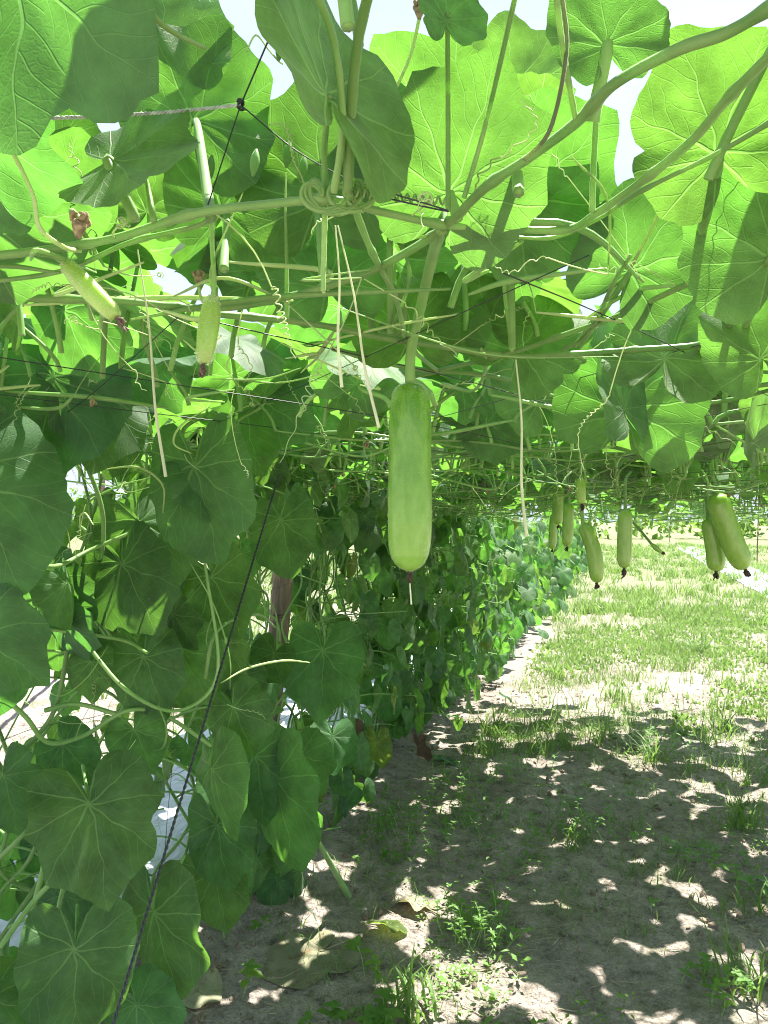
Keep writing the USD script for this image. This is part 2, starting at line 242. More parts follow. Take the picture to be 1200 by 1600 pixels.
M_FILM = usdkit.material(stage, LOOK + "silver_mulch_film", {"g": ("geometry", {}), "mp": ("mapping", {"scale": (3, 1, 3)}), "n": ("noise_texture", {"scale": 4.0, "detail": 6, "roughness": 0.6, "distortion": 1.2}), "d": ("noise_texture", {"scale": 9.0, "detail": 8, "roughness": 0.7}),
    "r": ("rgb_ramp", {"ramp": [(0.3, (0.62, 0.65, 0.70)), (0.6, (0.5, 0.53, 0.58)), (0.68, (0.16, 0.14, 0.12))]}), "bp": ("bump", {"strength": 1.0, "distance": 0.03}), "p": ("principled_bsdf", {"roughness": 0.4, "metallic": 0.15, "specular_ior_level": 0.6})},
    [("g.position", "mp.vector"), ("mp.vector", "n.vector"), ("g.position", "d.vector"), ("d.fac", "r.fac"), ("r.color", "p.base_color"), ("n.fac", "bp.height"), ("bp.normal", "p.normal")], surface="p.BSDF")
def blade_material(name, a, b, trans):
    return usdkit.material(stage, LOOK + name, {"g": ("geometry", {}), "n": ("noise_texture", {"scale": 2.5, "detail": 3}), "add": ("math", {"math_type": "multiply_add", "value2": 0.5}), "r": ("rgb_ramp", {"ramp": [(0.3, a), (0.95, b)]}),
        "p": ("principled_bsdf", {"roughness": 0.5, "specular_ior_level": 0.35}), "t": ("translucent_bsdf", {"color": trans}), "m": ("mix_closure", {"fac": 0.4})},
        [("g.position", "n.vector"), ("g.random_per_island", "add.value1"), ("n.fac", "add.value3"), ("add.value", "r.fac"), ("r.color", "p.base_color"), ("p.BSDF", "m.closure1"), ("t.BSDF", "m.closure2")], surface="m.closure")
M_GRASS = blade_material("grass_blades", (0.08, 0.17, 0.045), (0.21, 0.29, 0.11), (0.26, 0.42, 0.09))
M_GRASSD = blade_material("weed_grass", (0.075, 0.165, 0.04), (0.17, 0.27, 0.07), (0.25, 0.42, 0.07))
M_WEED = blade_material("weed_leaf", (0.085, 0.20, 0.04), (0.17, 0.30, 0.07), (0.3, 0.52, 0.07))

# ------------------------------------------------------------------ the ground
def gh(x, y):
    x, y = np.asarray(x, float), np.asarray(y, float); p = np.stack([x, y, 0 * x], -1); near = np.exp(-np.maximum(0, y - 6) / 4)
    z = 0.05 * (fbm(p * 0.9, 3, 3) - 0.5) + near * (0.05 * (fbm(p * 4.0, 4, 5) - 0.5) + 0.028 * (fbm(p * 13.0, 4, 9) - 0.5) - 0.03 * np.clip(noise(p * 6.5, 12) - 0.72, 0, 1))
    for c, w in ((-2.3, 0.62), (3.1, 0.6)):
        z = z + 0.13 * np.clip(1 - ((x - c) / w) ** 2, 0, 1) ** 0.6
    return z + 0.05 * np.exp(-((x + 1.55) / 0.25) ** 2)
def grow(a, b, far, n): return np.sign(far) * (abs(b if far > 0 else a) + (np.exp(np.linspace(0, math.log(abs(far)), n + 1)[1:]) - 1))
xs = np.concatenate([grow(-3.2, 3, -400, 40)[::-1], np.arange(-3.2, 3.0, 0.025), grow(-3.2, 3, 400, 40)]); ys = np.concatenate([grow(-1, 8, -60, 14)[::-1], np.arange(-0.9, 8.0, 0.025), grow(-1, 8, 600, 60)])
gx, gy = np.meshgrid(xs, ys, indexing="ij"); gz = gh(gx, gy); nx, ny = gx.shape
ii, jj = np.meshgrid(np.arange(nx - 1), np.arange(ny - 1), indexing="ij"); ii, jj = ii.ravel(), jj.ravel()
q = np.stack([ii * ny + jj, (ii + 1) * ny + jj, (ii + 1) * ny + jj + 1, ii * ny + jj + 1], 1)
single("ground", (np.stack([gx, gy, gz], -1).reshape(-1, 3), q), M_SOIL, None, None, kind="structure")
def film(name, c, w, y0, y1, label):
    u = np.linspace(-1, 1, 15); v = np.arange(y0, y1, 0.12); U, V = np.meshgrid(u, v, indexing="ij"); x = c + w * U + 0.03 * (noise(np.stack([V * 1.3, 0 * V, U], -1), 4) - 0.5)
    z = gh(x, V) + 0.012 + 0.03 * fbm(np.stack([x * 5, V * 3, 0 * x], -1), 3, 2) * (1 - np.abs(U) ** 4)
    nx, ny = U.shape; ii, jj = np.meshgrid(np.arange(nx - 1), np.arange(ny - 1), indexing="ij"); ii, jj = ii.ravel(), jj.ravel()
    q = np.stack([ii * ny + jj, (ii + 1) * ny + jj, (ii + 1) * ny + jj + 1, ii * ny + jj + 1], 1)
    single(name, (np.stack([x, V, z], -1).reshape(-1, 3), q), M_FILM, label, "plastic sheet")
film("mulch_sheet", -2.32, 0.58, 0.2, 26, "silver plastic mulch sheet on the bed behind the left wall of leaves")
film("mulch_sheet", 3.1, 0.55, 6, 40, "pale silver plastic mulch sheet on the bed at the far right")

def grass_blades(px, py, h, w, rng, lean=0.5, seg=2):
    n = len(px); a = rng.uniform(0, 2 * PI, n); l = rng.uniform(0.1, lean, n) * h; b = rng.uniform(0, 2 * PI, n)
    base = np.stack([px, py, gh(px, py) - 0.005], -1); wv = np.stack([np.cos(b), np.sin(b), 0 * b], -1) * w[:, None] / 2; dirv = np.stack([np.cos(a), np.sin(a), 0 * a], -1)
    rows = []
    for k in range(seg):
        t = k / seg; c = base + dirv * (l * t**1.8)[:, None] + np.array([0, 0, 1.0]) * (h * (t - 0.12 * t * t))[:, None]; s = 1 - 0.55 * t
        rows += [c - wv * s, c + wv * s]
    rows.append(base + dirv * l[:, None] + np.array([0, 0, 1.0]) * (h * (1 - 0.3 * rng.random(n)))[:, None])
    m = 2 * seg + 1; v = np.stack(rows, 1).reshape(-1, 3); o = (np.arange(n) * m)[:, None]; fs = []
    for k in range(seg - 1): fs += [np.hstack([o + 2 * k, o + 2 * k + 1, o + 2 * k + 3]), np.hstack([o + 2 * k, o + 2 * k + 3, o + 2 * k + 2])]
    fs.append(np.hstack([o + 2 * seg - 2, o + 2 * seg - 1, o + 2 * seg])); return v, np.vstack(fs)
def meadow():
    rng = np.random.default_rng(21); gs = []
    def zone(n, x0, x1, y0, y1, thr, h0, h1, w, seed, sc=0.8, blades=9, spread=0.07):
        x = rng.uniform(x0, x1, n); y = y0 + (y1 - y0) * rng.random(n) ** 1.45; d = fbm(np.stack([x * sc, y * sc * 0.7, 0 * x], -1), 4, seed); k = d > thr + rng.normal(0, 0.05, n) + (0.13 * np.clip(1 - (y - y0) / 2.6, 0, 1) if y0 > 4 else 0); x, y = x[k], y[k]
        c = np.repeat(np.arange(len(x)), blades); f = np.sqrt(1 + y[c] / 12)
        px = x[c] + rng.normal(0, spread, len(c)); py = y[c] + rng.normal(0, spread, len(c)); h = rng.uniform(h0, h1, len(c)) * (0.6 + 0.8 * rng.random(len(x))[c])
        gs.append(grass_blades(px, py, h, w * f * rng.uniform(0.7, 1.3, len(c)), rng, 1.0))
    zone(8000, -0.9, 3.6, 4.8, 16, 0.535, 0.03, 0.13, 0.005, 31, sc=1.9, blades=7, spread=.07)
    zone(700, -0.9, 3.4, 4.6, 16, 0.45, 0.12, 0.26, 0.006, 37, sc=2.2, blades=12, spread=.04)
    zone(6000, -0.9, 3.6, 4.4, 14, 0.47, 0.02, 0.07, 0.02, 36, sc=1.1, blades=6, spread=.06)
    zone(2600, -1.3, 9, 11, 45, 0.38, 0.1, 0.28, 0.014, 32)
    zone(4200, -11, -3.0, 1.0, 40, 0.40, 0.08, 0.24, 0.012, 33)
    zone(1000, -1.25, 1.9, 1.9, 6.0, 0.56, 0.02, 0.1, 0.0045, 35, sc=1.6, blades=8, spread=.05)
    single("meadow_grass", join(gs), M_GRASS, "short sunlit green grass covering the ground beyond the vines", "grass", kind="stuff", smooth=False)
meadow()
def litter():
    rng = np.random.default_rng(5); gs = []; ico = np.array([[0, 0, 1], [.9, 0, .4], [.28, .85, .4], [-.72, .53, .4], [-.72, -.53, .4], [.28, -.85, .4], [.72, .53, -.4], [-.28, .85, -.4], [-.9, 0, -.4], [-.28, -.85, -.4], [.72, -.53, -.4]])
    F = np.array([[0, 1, 2], [0, 2, 3], [0, 3, 4], [0, 4, 5], [0, 5, 1], [1, 6, 2], [2, 7, 3], [3, 8, 4], [4, 9, 5], [5, 10, 1], [2, 6, 7], [3, 7, 8], [4, 8, 9], [5, 9, 10], [1, 10, 6]])
    for _ in range(5200):
        x, y = rng.uniform(-1.7, 1.6), 1.7 + 5 * rng.random() ** 1.5
        if fbm(np.array([x * 2.0, y * 2.0, 3.0]), 3, 8) < 0.5 * rng.random() + 0.25: continue
        s = 0.003 + 0.016 * rng.random() ** 4; v = ico * s * rng.uniform(0.6, 1.3, 3) * (1 + 0.25 * rng.normal(size=(11, 1))); a = rng.uniform(0, 6.3); c, d = math.cos(a), math.sin(a)
        gs.append((v @ np.array([[c, d, 0], [-d, c, 0], [0, 0, 1]]) + [x, y, float(gh(x, y)) + s * 0.2], F))
    single("soil_clods", join(gs), M_CLOD, "small crumbs and clods of grey brown soil on the path", "soil", kind="stuff", smooth=False)
    gs = []
    for _ in range(900):
        x, y = rng.uniform(-1.5, 1.6), 1.8 + 5 * rng.random() ** 1.4; a = rng.uniform(0, PI); l = rng.uniform(0.02, 0.11); k = rng.uniform(-0.35, 0.35)
        t = np.linspace(-0.5, 0.5, 5); px = x + l * (np.cos(a) * t - np.sin(a) * k * t * t); py = y + l * (np.sin(a) * t + np.cos(a) * k * t * t)
        gs.append(tube(np.stack([px, py, gh(px, py) + 0.004 + 0.004 * rng.random()], -1), rng.uniform(0.0008, 0.002), 4))
    single("straw_litter", join(gs), M_STRAW, "bits of dry straw and twigs scattered over the soil", "straw", kind="stuff")
litter()

def far_trees():
    rng = np.random.default_rng(61); n = 9000; x = rng.uniform(-60, 70, n); k = np.floor(x / 3.2); hgt = 2.6 + 2.6 * noise(np.stack([k * .9, k * 0, k * 0], -1), 3); fx = (x / 3.2 - k - .5) * 2
    top = hgt * np.sqrt(np.clip(1.15 - fx**2, .1, 1)); z = top * rng.random(n) ** .7; y = 62 + 3 * rng.normal(size=n) * .6 + 2 * np.sin(k); c = np.stack([x, y, z], -1); a = rng.normal(size=(n, 3)); a /= np.linalg.norm(a, axis=1, keepdims=True); b = np.cross(a, rng.normal(size=(n, 3))); b /= np.linalg.norm(b, axis=1, keepdims=True); r = rng.uniform(.15, .42, (n, 1))
    v = np.stack([c - a * r, c + b * r * .6, c + a * r, c - b * r * .6], 1).reshape(-1, 3); f = (np.arange(n) * 4)[:, None] + np.array([0, 1, 2, 3])
    single("far_trees", (v, f), M_GRASSD, "low hazy line of bushes and trees at the far end of the field", "trees", kind="stuff", smooth=False)
far_trees()

# ------------------------------------------------------------------ posts, wires, cords
def post(name, label, p0, p1, r0, r1, group=None, wobble=0.02, extra=None):
    t = Thing(name, label, "post", p0, group); n = 14; s = np.linspace(0, 1, n); p = np.asarray(p0) + (np.asarray(p1) - p0) * s[:, None]
    rng = np.random.default_rng(int(abs(p0[1]) * 1000)); p = p + smoothed(rng.normal(0, wobble, (n, 3)), 5) * np.sin(PI * s)[:, None]
    g = tube(p, (r0 + (r1 - r0) * s) * (1 + 0.06 * rng.normal(size=n)), 12); part(t, "shaft", g, M_WOOD)
    if extra: extra(t, p)
def tie(t, p):
    for k, f in ((9, 0.0), (5, 0.1)):
        c = p[k]; a = np.linspace(0, 2 * PI * 4, 60); part(t, "wire_tie", tube(np.stack([c[0] + 0.048 * np.cos(a), c[1] + 0.048 * np.sin(a), c[2] + 0.012 * a / 6.28 - 0.02], -1), 0.0025, 4), M_ROPE)
pb, pt = X_at(400, 1330, -1.62), X_at(478, 490, -1.62)
pb = np.array([pb[0], pb[1], 0.0]); post("wooden_post", "weathered brown wooden post leaning in the wall of leaves behind the black cord", pb, pt, 0.05, 0.042, extra=tie)
post("thin_stake", "thin grey stake standing in the sunny grass behind the left wall of leaves", G(158, 1000), P(160, 700, 5.5), 0.022, 0.018, wobble=0.01)
for i, (u, v, vt, lab) in enumerate(((1183, 880, 690, "thin stake under the canopy edge at the far right"), (1046, 850, 740, "thin distant stake left of the pair of hanging gourds"))):
    b = G(u, v); d = project(b)[2]; post("thin_stake", lab, b, P(u + 4, vt, d), 0.02, 0.016, wobble=0.02)

def wire_pts(a, b, zf, step=0.12, jit=0.006, seed=0):
    n = max(4, int(np.linalg.norm(np.subtract(b, a)) / step)); s = np.linspace(0, 1, n)[:, None]; p = np.asarray(a) + (np.asarray(b) - a) * s; r = np.random.default_rng(seed)
    p = p + smoothed(r.normal(0, jit, p.shape), 5); return p
def clip_line(c, d, x0, x1, y0, y1):
    lo, hi = -1e9, 1e9
    for k, (a, b) in enumerate(((x0, x1), (y0, y1))):
        if abs(d[k]) > 1e-9: t = sorted(((a - c[k]) / d[k], (b - c[k]) / d[k])); lo, hi = max(lo, t[0]), min(hi, t[1])
    return (np.array(c) + np.array(d) * lo, np.array(c) + np.array(d) * hi) if hi - lo > 0.2 else None
net = Thing("overhead_net", "thin black wire net stretched overhead carrying the vines", "net", (0, 3, 1.7))
k = 0
for ang, sp in ((math.radians(62), 0.36), (math.radians(-38), 0.4)):
    d = np.array([math.cos(ang), math.sin(ang)]); nrm = np.array([-d[1], d[0]])
    for o in np.arange(-9, 9, sp):
        c = np.array([0.2, 3.0]) + nrm * (o + RNG.normal(0, 0.03)); e = clip_line(c, d, -1.6, 2.1, 0.85, 6.6)
        if e is None: continue
        k += 1; p = wire_pts(np.r_[e[0], 0], np.r_[e[1], 0], None, seed=k); p[:, 2] = znet(p[:, 0], p[:, 1]) - 0.004 + 0.25 * p[:, 2]
        part(net, "wire", tube(p, 0.0009, 4, cap=False), M_WIRE)
wnet = Thing("side_net", "thin black wire net hanging upright behind the wall of leaves", "net", (-1.6, 4, 0))
for y in np.arange(1.0, 7.6, 0.42): k += 1; part(wnet, "wire", tube(wire_pts((-1.55, y, 0.05), (-1.55, y + 0.12, 1.75), None, jit=0.02, seed=k), 0.0011, 4, cap=False), M_WIRE)
for z in np.arange(0.3, 1.75, 0.3): k += 1; part(wnet, "wire", tube(wire_pts((-1.55, 0.9, z), (-1.55, 7.6, z - 0.1), None, jit=0.03, seed=k), 0.0011, 4, cap=False), M_WIRE)
a, b = P(436, 742, 2.05), P(20, 2120, 1.0)
s = np.linspace(0, 1, 500)[:, None]; cord = a + (b - a) * s; ang = s[:, 0] * 2 * PI * 70
tw = [cord + 0.0016 * (np.cos(ang + o)[:, None] * RIGHT + np.sin(ang + o)[:, None] * FWD) for o in (0, PI)]
t = Thing("guy_cord", "long black twisted cord running slanted down across the left wall of leaves", "cord", b)
for x in tw: part(t, "strand", tube(x, 0.0019, 5), M_ROPE)
kn = P(214, 1466, 1.58); 
a, b = P(-60, 186, 0.62), P(376, 164, 0.72); t = Thing("white_string", "pale twisted string crossing the big leaf at upper left", "string", a)
s = np.linspace(0, 1, 160)[:, None]; sag = a + (b - a) * s + np.array([0, 0, -0.004]) * np.sin(PI * s)
for o in (0, PI): part(t, "strand", tube(sag + 0.0009 * (np.cos(s * 200 + o) * UP + np.sin(s * 200 + o) * FWD), 0.0011, 4), M_STRING)
t = Thing("tie_wire", "black wires knotted together at the end of the pale string", "wire", P(376, 164, 0.72))
for q_ in (((376, 164, .72), (455, -20, .62)), ((376, 164, .72), (470, 240, .78), (605, 312, .66)), ((376, 164, .72), (325, 320, .7)), ((605, 300, .66), (700, 330, .64), (560, 300, .7))):
    part(t, "wire", tube(spline([P(*x) for x in q_], 24), 0.0008, 4), M_WIRE)
g_ = P(376, 164, 0.72); a_ = np.linspace(0, 22, 50); part(t, "knot", tube(g_ + np.stack([0.003 * np.cos(a_), 0.003 * np.sin(a_), 0.004 * np.sin(a_ * .37)], -1), 0.0012, 4), M_WIRE)

# ------------------------------------------------------------------ leaves
TH = np.radians([0, 14, 30, 45, 62, 80, 100, 120, 140, 154, 166, 174, 180])
RR = np.array([1.0, .94, .885, .875, .82, .775, .745, .725, .665, .53, .27, .11, .03])
def leaf_shape(L, rng, spokes=22, rings=4, cup=0.18, fold=0.0, droop=0.15, wave=0.05, pucker=0.02, width=1.0):
    th = np.linspace(-PI * 0.992, PI * 0.992, 2 * spokes + 1); a = np.abs(th)
    R = np.interp(a, TH, RR); R = np.where(a < 2.75, np.convolve(np.pad(R, 1, mode="edge"), [0.25, 0.5, 0.25], "valid"), R)
    lob = rng.uniform(0.02, 0.06); R = R * (1 + lob * (1 - 2.2 * np.abs(np.sin(4.5 * th)) + .3) * np.exp(-(a / 2.0) ** 4)) * (1 + .05 * np.cos(2 * th + rng.normal(0, .5))) * (1 + 0.04 * np.sin(th + rng.uniform(0, 6.3))) * (1 + 0.03 * np.sin(3 * th + rng.uniform(0, 6.3)))
    R = R * (1 + rng.normal(0, 0.012, len(R)))
    for _ in range(rng.integers(0, 3)): R = R * (1 - rng.uniform(.03, .2) * np.exp(-((th - rng.uniform(-2.6, 2.6)) / rng.uniform(.04, .13)) ** 2))
    t = np.linspace(0, 1, rings + 1)[1:] ** 0.85; r = t[:, None] * R[None]
    x, y = r * np.cos(th), r * np.sin(th) * width; tt = np.broadcast_to(t[:, None], r.shape)
    z = -cup * (r * r) + fold * np.abs(y) - pucker * r * np.cos(9 * th) + wave * tt**2.2 * (np.sin(rng.integers(3, 6) * th + rng.uniform(0, 6.3)) + 0.6 * np.sin(rng.integers(6, 9) * th + rng.uniform(0, 6.3)))
    z = z + 0.16 * (noise(np.stack([x * 2.2, y * 2.2, np.full_like(x, rng.uniform(0, 90))], -1)) - 0.5) * tt - droop * np.clip(x, 0, 2) ** 2 * 0.8
    v = np.vstack([[0, 0, 0], np.stack([x, y, z], -1).reshape(-1, 3)]) ; st = np.vstack([[0, 0], np.stack([x, y], -1).reshape(-1, 2)]); m = len(th)
    j = np.arange(m - 1); f = [np.stack([np.zeros(m - 1, int), 1 + j, 2 + j], 1)]
    for i in range(rings - 1):
        b0, b1 = 1 + i * m + j, 1 + (i + 1) * m + j; f += [np.stack([b0, b1, b1 + 1], 1), np.stack([b0, b1 + 1, b0 + 1], 1)]
    return v * L, np.vstack(f), st
def frame(axis, nrm):
    x = unit(axis); z = unit(nrm - x * (np.asarray(nrm) @ x)); return np.stack([x, np.cross(z, x), z], 0)
def add_leaf(thing, O, axis, nrm, L, node, mat, rng, spokes=22, rings=4, pr=0.0042, pet_up=None, psides=7, label=None, **kw):
    Rm = frame(axis, nrm); v, f, st = leaf_shape(L, rng, spokes, rings, **kw); lp = part(thing, "leaf", (v @ Rm + O, f, st), mat, label)
    if node is not None:
        node = np.asarray(node, float); D = np.linalg.norm(O - node); up = unit(pet_up) if pet_up is not None else unit(O - node)
        ex = -0.9 * Rm[2] - 0.4 * Rm[0]
        p = bez(node, node + up * D * 0.4, O + unit(ex) * min(D * 0.35, 0.06), O, 9); part(thing, "petiole", tube(p, np.linspace(pr * 1.15, pr * 0.8, 9), psides), M_PET, parent=lp)
def hand_leaf(thing, uv, tip, d, d2, roll, mat, rng, upper=False, node=None, scale=1.0, **kw):
    O, T = P(*uv, d), P(*tip, d2); ax = T - O; L = np.linalg.norm(ax) * scale; n = (CAM - O); n = unit(n - unit(ax) * (n @ unit(ax)))
    if not upper: n = -n
    L = L; x = unit(ax); c, s = math.cos(math.radians(roll)), math.sin(math.radians(roll)); n = n * c + np.cross(x, n) * s
    if isinstance(node, str): node = O - n * .11 - x * .06 + [0, 0, rng.uniform(-.02, .05)]
    kw = {"spokes": 34, "rings": 7} | kw
    add_leaf(thing, O, ax, n, L, node, mat, rng, **kw)
def coil(p0, d0, rng, straight, turns, r, length):
    """a tendril: an arm, then a coiled spring"""
    d0 = unit(d0); side = unit(np.cross(d0, rng.normal(size=3))); c2 = np.cross(d0, side); n1, n2 = 6, int(turns * 9) + 2
    bend = rng.normal(0, 0.25, 3); s = np.linspace(0, 1, n1); a = p0 + d0 * (straight * s)[:, None] + bend * (straight * s**2)[:, None]; d1 = unit(a[-1] - a[-2]); side = unit(side - d1 * (side @ d1)); c2 = np.cross(d1, side)
    t = np.linspace(0, 1, n2); ph = turns * 2 * PI * (t + .06 * np.sin(t * rng.uniform(4, 9) + rng.uniform(0, 6))); rad = r * (0.35 + 0.65 * np.sin(PI * np.clip(t * 1.1 + 0.05, 0, 1))) * (1 + .35 * np.sin(t * rng.uniform(5, 14) + rng.uniform(0, 6)))
    drift = rng.normal(0, .18, 3) * length
    b = a[-1] + d1 * (length * t)[:, None] + side * (rad * np.cos(ph) - rad[0])[:, None] + c2 * (rad * np.sin(ph))[:, None] + np.array([0, 0, -1.0]) * (0.3 * length * t**2)[:, None] + drift * (np.sin(t * 2.4) ** 2)[:, None]
    return np.vstack([a, b[1:]])
def tendril(thing, p0, d0, rng, thick=0.0011, mat=None):
    thick = thick * .78; turns = rng.uniform(2, 12); p = coil(np.asarray(p0, float), d0, rng, rng.uniform(0.04, 0.14), turns, rng.uniform(0.0015, 0.0045), turns * rng.uniform(0.004, 0.015))
    part(thing, "tendril", tube(p, np.linspace(thick, thick * 0.5, len(p)), 4, cap=False), mat or M_TEN)

# zones of the picture where the photograph shows open sky; random leaves keep clear of the line of sight there
SKY = [(318, -40, 400, 140, 1.0), (560, 60, 640, 215, .9), (600, -40, 720, 60, 1.0), (720, -40, 905, 62, 1.0), (925, 60, 1010, 330, 1.0), (960, 200, 1090, 265, 1), (930, 270, 985, 420, 1.0), (1010, -40, 1090, 30, 1)]
def in_sky(p, L):
    u, v, d = project(p)
    if d < 0.2: return False
    m = 0.8 * L * FPX / d
    return any(x0 - m < u < x1 + m and y0 - m < v < y1 + m for x0, y0, x1, y1, _ in SKY)
def in_view(p, margin=120):
    u, v, d = project(p); return d > 0.05 and -margin < u < 1200 + margin and -margin < v < 1600 + margin

# ------------------------------------------------------------------ overhead vines
front = Thing("gourd_vine", "foremost overhead vine whose thick stems cross the top of the picture", "vine", N(520, 318))
rng = np.random.default_rng(11)
def hand_stem(thing, pts, r0, r1=None, n=None, mat=None, sides=9, name="stem"):
    p = spline([N(*x) if len(x) == 2 else (N(x[0], x[1], x[3]) if len(x) == 4 else P(*x)) for x in pts], n or len(pts) * (20 if name == 'stem' else 8))
    s = np.linspace(0, 1, len(p)); r = r0 + ((r1 or r0) - r0) * s; ln_ = np.concatenate([[0], np.cumsum(np.linalg.norm(np.diff(p, axis=0), axis=1))]); r = .6 * r * (1 + 0.05 * np.sin(s * 40 + r0 * 1e4) + .32 * np.exp(-(((ln_ + .05) % .13 - .065) / .009) ** 2) * (name == 'stem'))
    part(thing, name, tube(p, r, 10, ridges=0.13), mat or M_STEM); return p
V1 = hand_stem(front, [(-60, 405), (60, 392), (180, 372), (300, 335), (420, 319), (520, 313), (600, 332), (700, 352), (800, 358), (888, 358), (930, 334), (1000, 285), (1080, 220), (1140, 150), (1230, 60)], .0075, .0062)
V2 = hand_stem(front, [(1240, -10), (1140, 50), (1060, 78), (960, 132), (900, 192), (830, 245), (760, 292), (700, 350), (640, 392), (560, 432), (440, 466), (330, 482), (180, 470), (40, 466), (-60, 462)], .0066, .0085)
V3 = hand_stem(front, [(1260, 420), (1200, 452), (1140, 507), (1095, 538), (1000, 546), (900, 553), (800, 556), (700, 543), (600, 528), (480, 505), (330, 490)], .0095, .008)
V4 = hand_stem(front, [(1240, 170), (1120, 240), (1000, 300), (930, 345), (860, 372), (760, 368), (700, 380)], .0038, .003)
V5 = hand_stem(front, [(1240, 360), (1160, 412), (1070, 446), (970, 492), (890, 520), (820, 545), (740, 566), (640, 590)], .0065, .007)
V6 = hand_stem(front, [(1240, 600), (1120, 628), (1020, 625), (900, 628), (780, 590), (640, 575), (520, 545)], .007, .007)
V7 = hand_stem(front, [(545, 300), (580, 390), (620, 470), (640, 540), (690, 585)], .0065, .006)
V8 = hand_stem(front, [(-60, 445), (90, 425), (200, 380), (310, 352), (330, 330)], .005, .004)
hand_stem(front, [(880, 545), (920, 520), (960, 440), (985, 400)], .0055, .004)
hand_stem(front, [(1090, 540), (1120, 560), (1170, 500), (1210, 400), (1240, 300)], .0085, .007)
hand_stem(front, [(690, 600), (740, 610), (760, 570), (752, 545)], .006, .005)
# upright petiole-like shoots and the loop beside the main gourd's stalk
for pts, r in (([(543, 300), (548, 180, .62), (560, 60, .56), (590, -60, .5)], .0085), ([(522, 300), (535, 200, .62), (520, 60, .56), (470, -60, .5)], .0062), ([(512, 318), (507, 240, .68), (515, 150, .6)], .0056), ([(508, 322), (506, 400, .70), (505, 455, .70)], .005),
               ([(700, 330), (700, 180, .7), (699, 20, .62)], .0045), ([(725, 310), (760, 190, .66), (818, -60, .5)], .0042), ([(925, 330), (928, 250, .68), (935, 140, .6), (947, 73, .545)], .0052), ([(900, 190), (880, 80, .5), (865, -40, .46)], .0040),
               ([(800, 548), (799, 430, 1.1), (798, 325, 1.02)], .0066), ([(240, 345), (228, 280, .72), (212, 225, .7)], .006), ([(448, 500), (448, 420, .95), (446, 330, .9), (447, 270, .88)], .006), ([(340, 470), (330, 420, .9), (380, 300, .85)], .005),
               ([(1075, 440), (1100, 330, .78), (1122, 235, .7)], .006), ([(900, 540), (940, 480, 1.05), (984, 424, .985)], .006), ([(610, 520), (640, 430, 1.0), (608, 337, 1.02)], .005)):
    hand_stem(front, pts, r, r * (.22 if pts[-1][:2] in ((380, 300), (447, 270), (212, 225)) else .8), name="shoot")
la = np.linspace(0, 1, 40); loop = [P(600 + 22 * math.cos(6.6 * t_ + 2.2) + 14 * t_, 492 + 42 * math.sin(6.6 * t_ + 2.2) - 10 * t_, 1.13 + 0.03 * t_) for t_ in la]
part(front, "looped_stem", tube(loop, 0.0062, 8), M_STEM)
# knot of vine and tendrils round the crossing of stems
c = N(528, 314)
for k in range(5):
    a = np.linspace(0, 2 * PI * rng.uniform(1.5, 3), 40); p = c + np.outer(np.cos(a), RIGHT) * rng.uniform(.012, .02) + np.outer(np.sin(a), UP) * rng.uniform(.010, .016) + np.outer(np.linspace(-.03, .03, 40), RIGHT) + FWD * -0.008
    part(front, "tendril", tube(p, 0.0022, 5), M_PET)
a = np.linspace(0, 2 * PI * 13, 160); tw = spline([N(552, 300), N(620, 308), N(698, 314)], 160) + np.outer(np.cos(a), UP) * 0.0035 + np.outer(np.sin(a), FWD) * 0.0035
part(front, "tendril", tube(tw, 0.0012, 5), M_STEM)
for u, v, ut, vt, d in ((215, 390, 259, 745, .86), (528, 352, 592, 668, .80), (524, 352, 534, 605, .78), (506, 330, 506, 458, .72), (806, 562, 823, 838, 1.15)):     # dried pale threads hanging straight down
    p = spline([P(u, v, d), P(u * .66 + ut * .34 + 3, v * .66 + vt * .34, d), P(u * .3 + ut * .7 - 3, v * .3 + vt * .7, d), P(ut, vt, d)], 30); part(front, "hanging_thread", tube(p, np.linspace(.0008, .0019, 30) * (d / .8), 6), M_PALE if v > 340 else M_TEN)
for (u, v) in ((330, 330), (470, 316), (560, 325), (640, 340), (705, 352), (820, 545), (1095, 538), (700, 545), (440, 466), (180, 372), (1000, 490), (900, 560), (560, 430), (380, 480), (250, 470), (760, 590), (850, 625)):
    for _ in range(1): tendril(front, N(u, v), unit(rng.normal(size=3) + [0.3, 0.4, -0.2]), rng, .0012)
part(front, "tendril", tube(spline([P(878, -10, .5), P(885, 80, .5), P(860, 200, .5), P(790, 330 - 100, .5), P(742, 330 - 60, .5)][:3] + [P(820, 160 + 90, .52), P(690, 188, .55)][:1], 40), 0.0016, 5), M_DARKSTEM)
part(front, "tendril", tube(spline([P(385, 80, .8), P(400, 55, .8), P(420, 78, .8), P(435, 95, .8), P(442, 100, .8)], 30), 0.001, 5), M_TEN)
part(front, "bent_shoot", tube(spline([P(225, 0, .6), P(240, 25, .6), P(270, 50, .62), P(320, 75, .66)], 24), np.linspace(.003, .002, 24), 6), M_TEN)
M3 = [M_LEAF, M_LEAFY, M_LEAFD]
